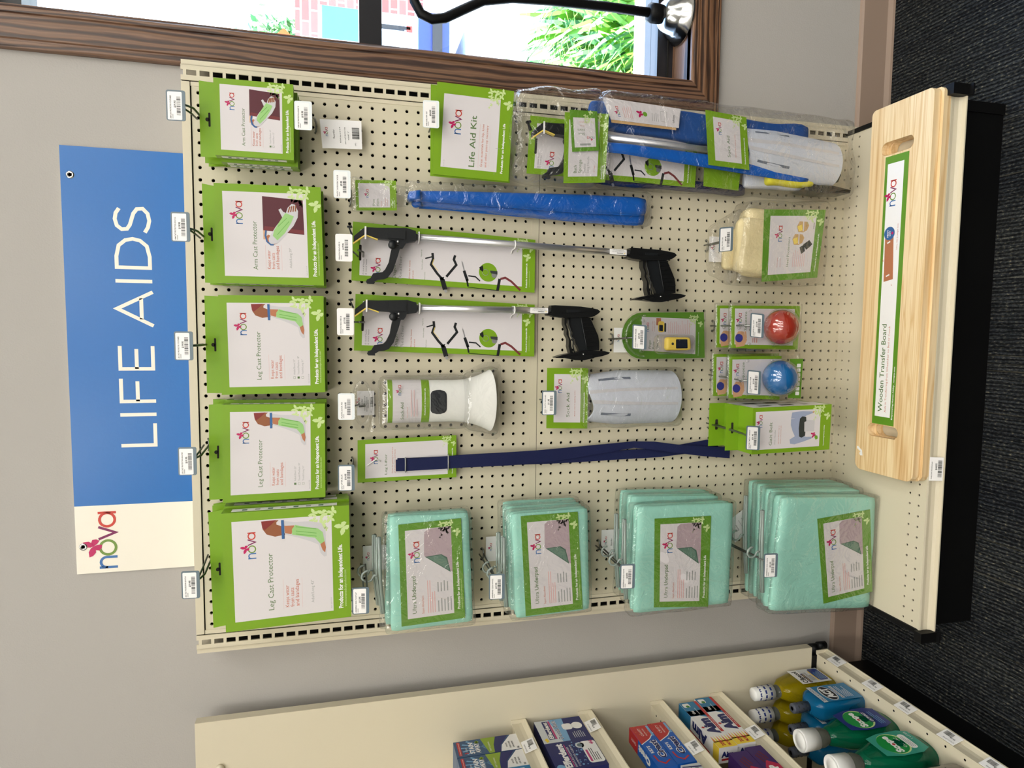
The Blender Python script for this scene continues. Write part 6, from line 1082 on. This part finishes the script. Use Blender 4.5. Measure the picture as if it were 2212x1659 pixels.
# ================================================================ transfer boards on the deck
def board(mb, z0, dx, dy):
    x0_, x1_, y0_, y1_ = -10.15 + dx, 24.8 + dx, -12.1 + dy, -5.05 + dy; rr = .5; zt = z0 + .74
    def sl(cx_): return [(cx_ + .62 * math.cos(R(k)), -8.35 + dy + (1.25 if math.sin(R(k)) >= 0 else -1.25) + .62 * math.sin(R(k))) for k in (0, 22, 45, 67, 90, 112, 135, 157, 180, 202, 225, 247, 270, 292, 315, 337)]
    outer = arc(x1_ - rr, y1_ - rr, rr, 0, 90, 5) + arc(x0_ + rr * 1.6, y1_ - rr * 1.6, rr * 1.6, 90, 180, 5) + arc(x0_ + rr * 1.6, y0_ + rr * 1.6, rr * 1.6, 180, 270, 5) + arc(x1_ - rr, y0_ + rr, rr, 270, 360, 5)
    bm = bmesh.new(); loops = []
    for z in (zt, z0):
        for L_ in (outer, sl(20.75 + dx), sl(-5.95 + dx)):
            vs = [bm.verts.new((x, y, z)) for x, y in L_]; loops.append(vs); [bm.edges.new((vs[i], vs[(i + 1) % len(vs)])) for i in range(len(vs))]
    bm.verts.index_update()
    for k in (0, 3): bmesh.ops.triangle_fill(bm, use_beauty=True, edges=[e for e in bm.edges if all(abs(v.co.z - (zt if k == 0 else z0)) < .01 for v in e.verts)])
    for k in range(3):
        A_, B_ = loops[k], loops[k + 3]; n = len(A_)
        for i in range(n): bm.faces.new((A_[i], A_[(i + 1) % n], B_[(i + 1) % n], B_[i]))
    bm.verts.index_update(); mb.add([v.co[:] for v in bm.verts], [[v.index for v in f.verts] for f in bm.faces], 'pine'); bm.free()
import bmesh
def tboard(lab, z0, dx, dy, lab_on):
    t = thing('transfer_board', lab, 'board', (7, -8.5, z0)); b = MB(); board(b, z0, dx, dy); o = part(b, 'plank', t)
    bv = o.modifiers.new('bevel', 'BEVEL'); bv.width = .09 * S; bv.segments = 3; bv.limit_method = 'ANGLE'; bv.angle_limit = R(50)
    if lab_on:
        z = z0 + .76; b = MB(); c = [(-5.3, -7.03, z), (19.98, -7.03, z), (19.93, -9.75, z), (-5.3, -9.65, z)]; b.add(c + [(x, y, z - .01) for x, y, z in c], [(0, 1, 2, 3), (0, 1, 5, 4), (2, 3, 7, 6), (1, 2, 6, 5), (3, 0, 4, 7)], 'green2'); a = Art(b, [c[0], c[1], c[2], c[3]], 25.3, 2.68)
        a.n = V(0, 0, 1); a.rect(0, 0, a.w, a.h, 'green2', 1).rect(.75, .32, 24.6, 2.2, 'paper', 2).text('Wooden Transfer Board', 1.2, 1.2, .52, 'inkg', 8.4, bold=.01).text('Aids in Transferring from Wheelchair to Bed or Couch', 1.2, 1.66, .2, 'inkr', 8.2).text('Empowering Human Ability . novajoy.com', .6, 2.5, .15, 'paper', 5.0, bold=.02)
        a.nova(20.6, 1.45, .68).poly([(13.6, .55), (17.8, .45), (17.9, 1.45), (13.8, 1.65)], 'oxy' if False else 'skin', 3).line([(14.1, .8), (14.25, 1.2)], .13, 'paper', 4).line([(17.2, .75), (17.35, 1.1)], .13, 'paper', 4).circ(18.1, .95, .62, 'pblue', 4, 28).text('HEAVY', 17.75, .85, .16, 'paper', .7, bold=.03, l=5).text('DUTY', 17.85, 1.1, .16, 'paper', .5, bold=.03, l=5).circ(18.1, 1.3, .13, 'logo_b', 5).text('36"', 15.5, .42, .16, 'inkr').text('8"', 13.2, 1.6, .14, 'inkr').text('Safety 400 lb weight limit', 16.5, 1.95, .13, 'inkr', 2.4)
        part(b, 'label_strip', t)
        b = MB(); b.add([(-8.75, -5.75, z), (-8.55, -5.6, z), (-8.35, -5.75, z), (-8.1, -5.3, z), (-7.9, -5.25, z), (-7.85, -5.4, z), (-8.2, -5.95, z), (-8.7, -6.05, z)], [tuple(range(8))], 'paper'); part(b, 'torn_sticker', t)
tboard('pale pine transfer board with a green-edged label strip, on top of the other board', 8.14, 0, 0, True)
tboard('pale pine transfer board lying underneath the labelled one', 7.36, .05, -.28, False)
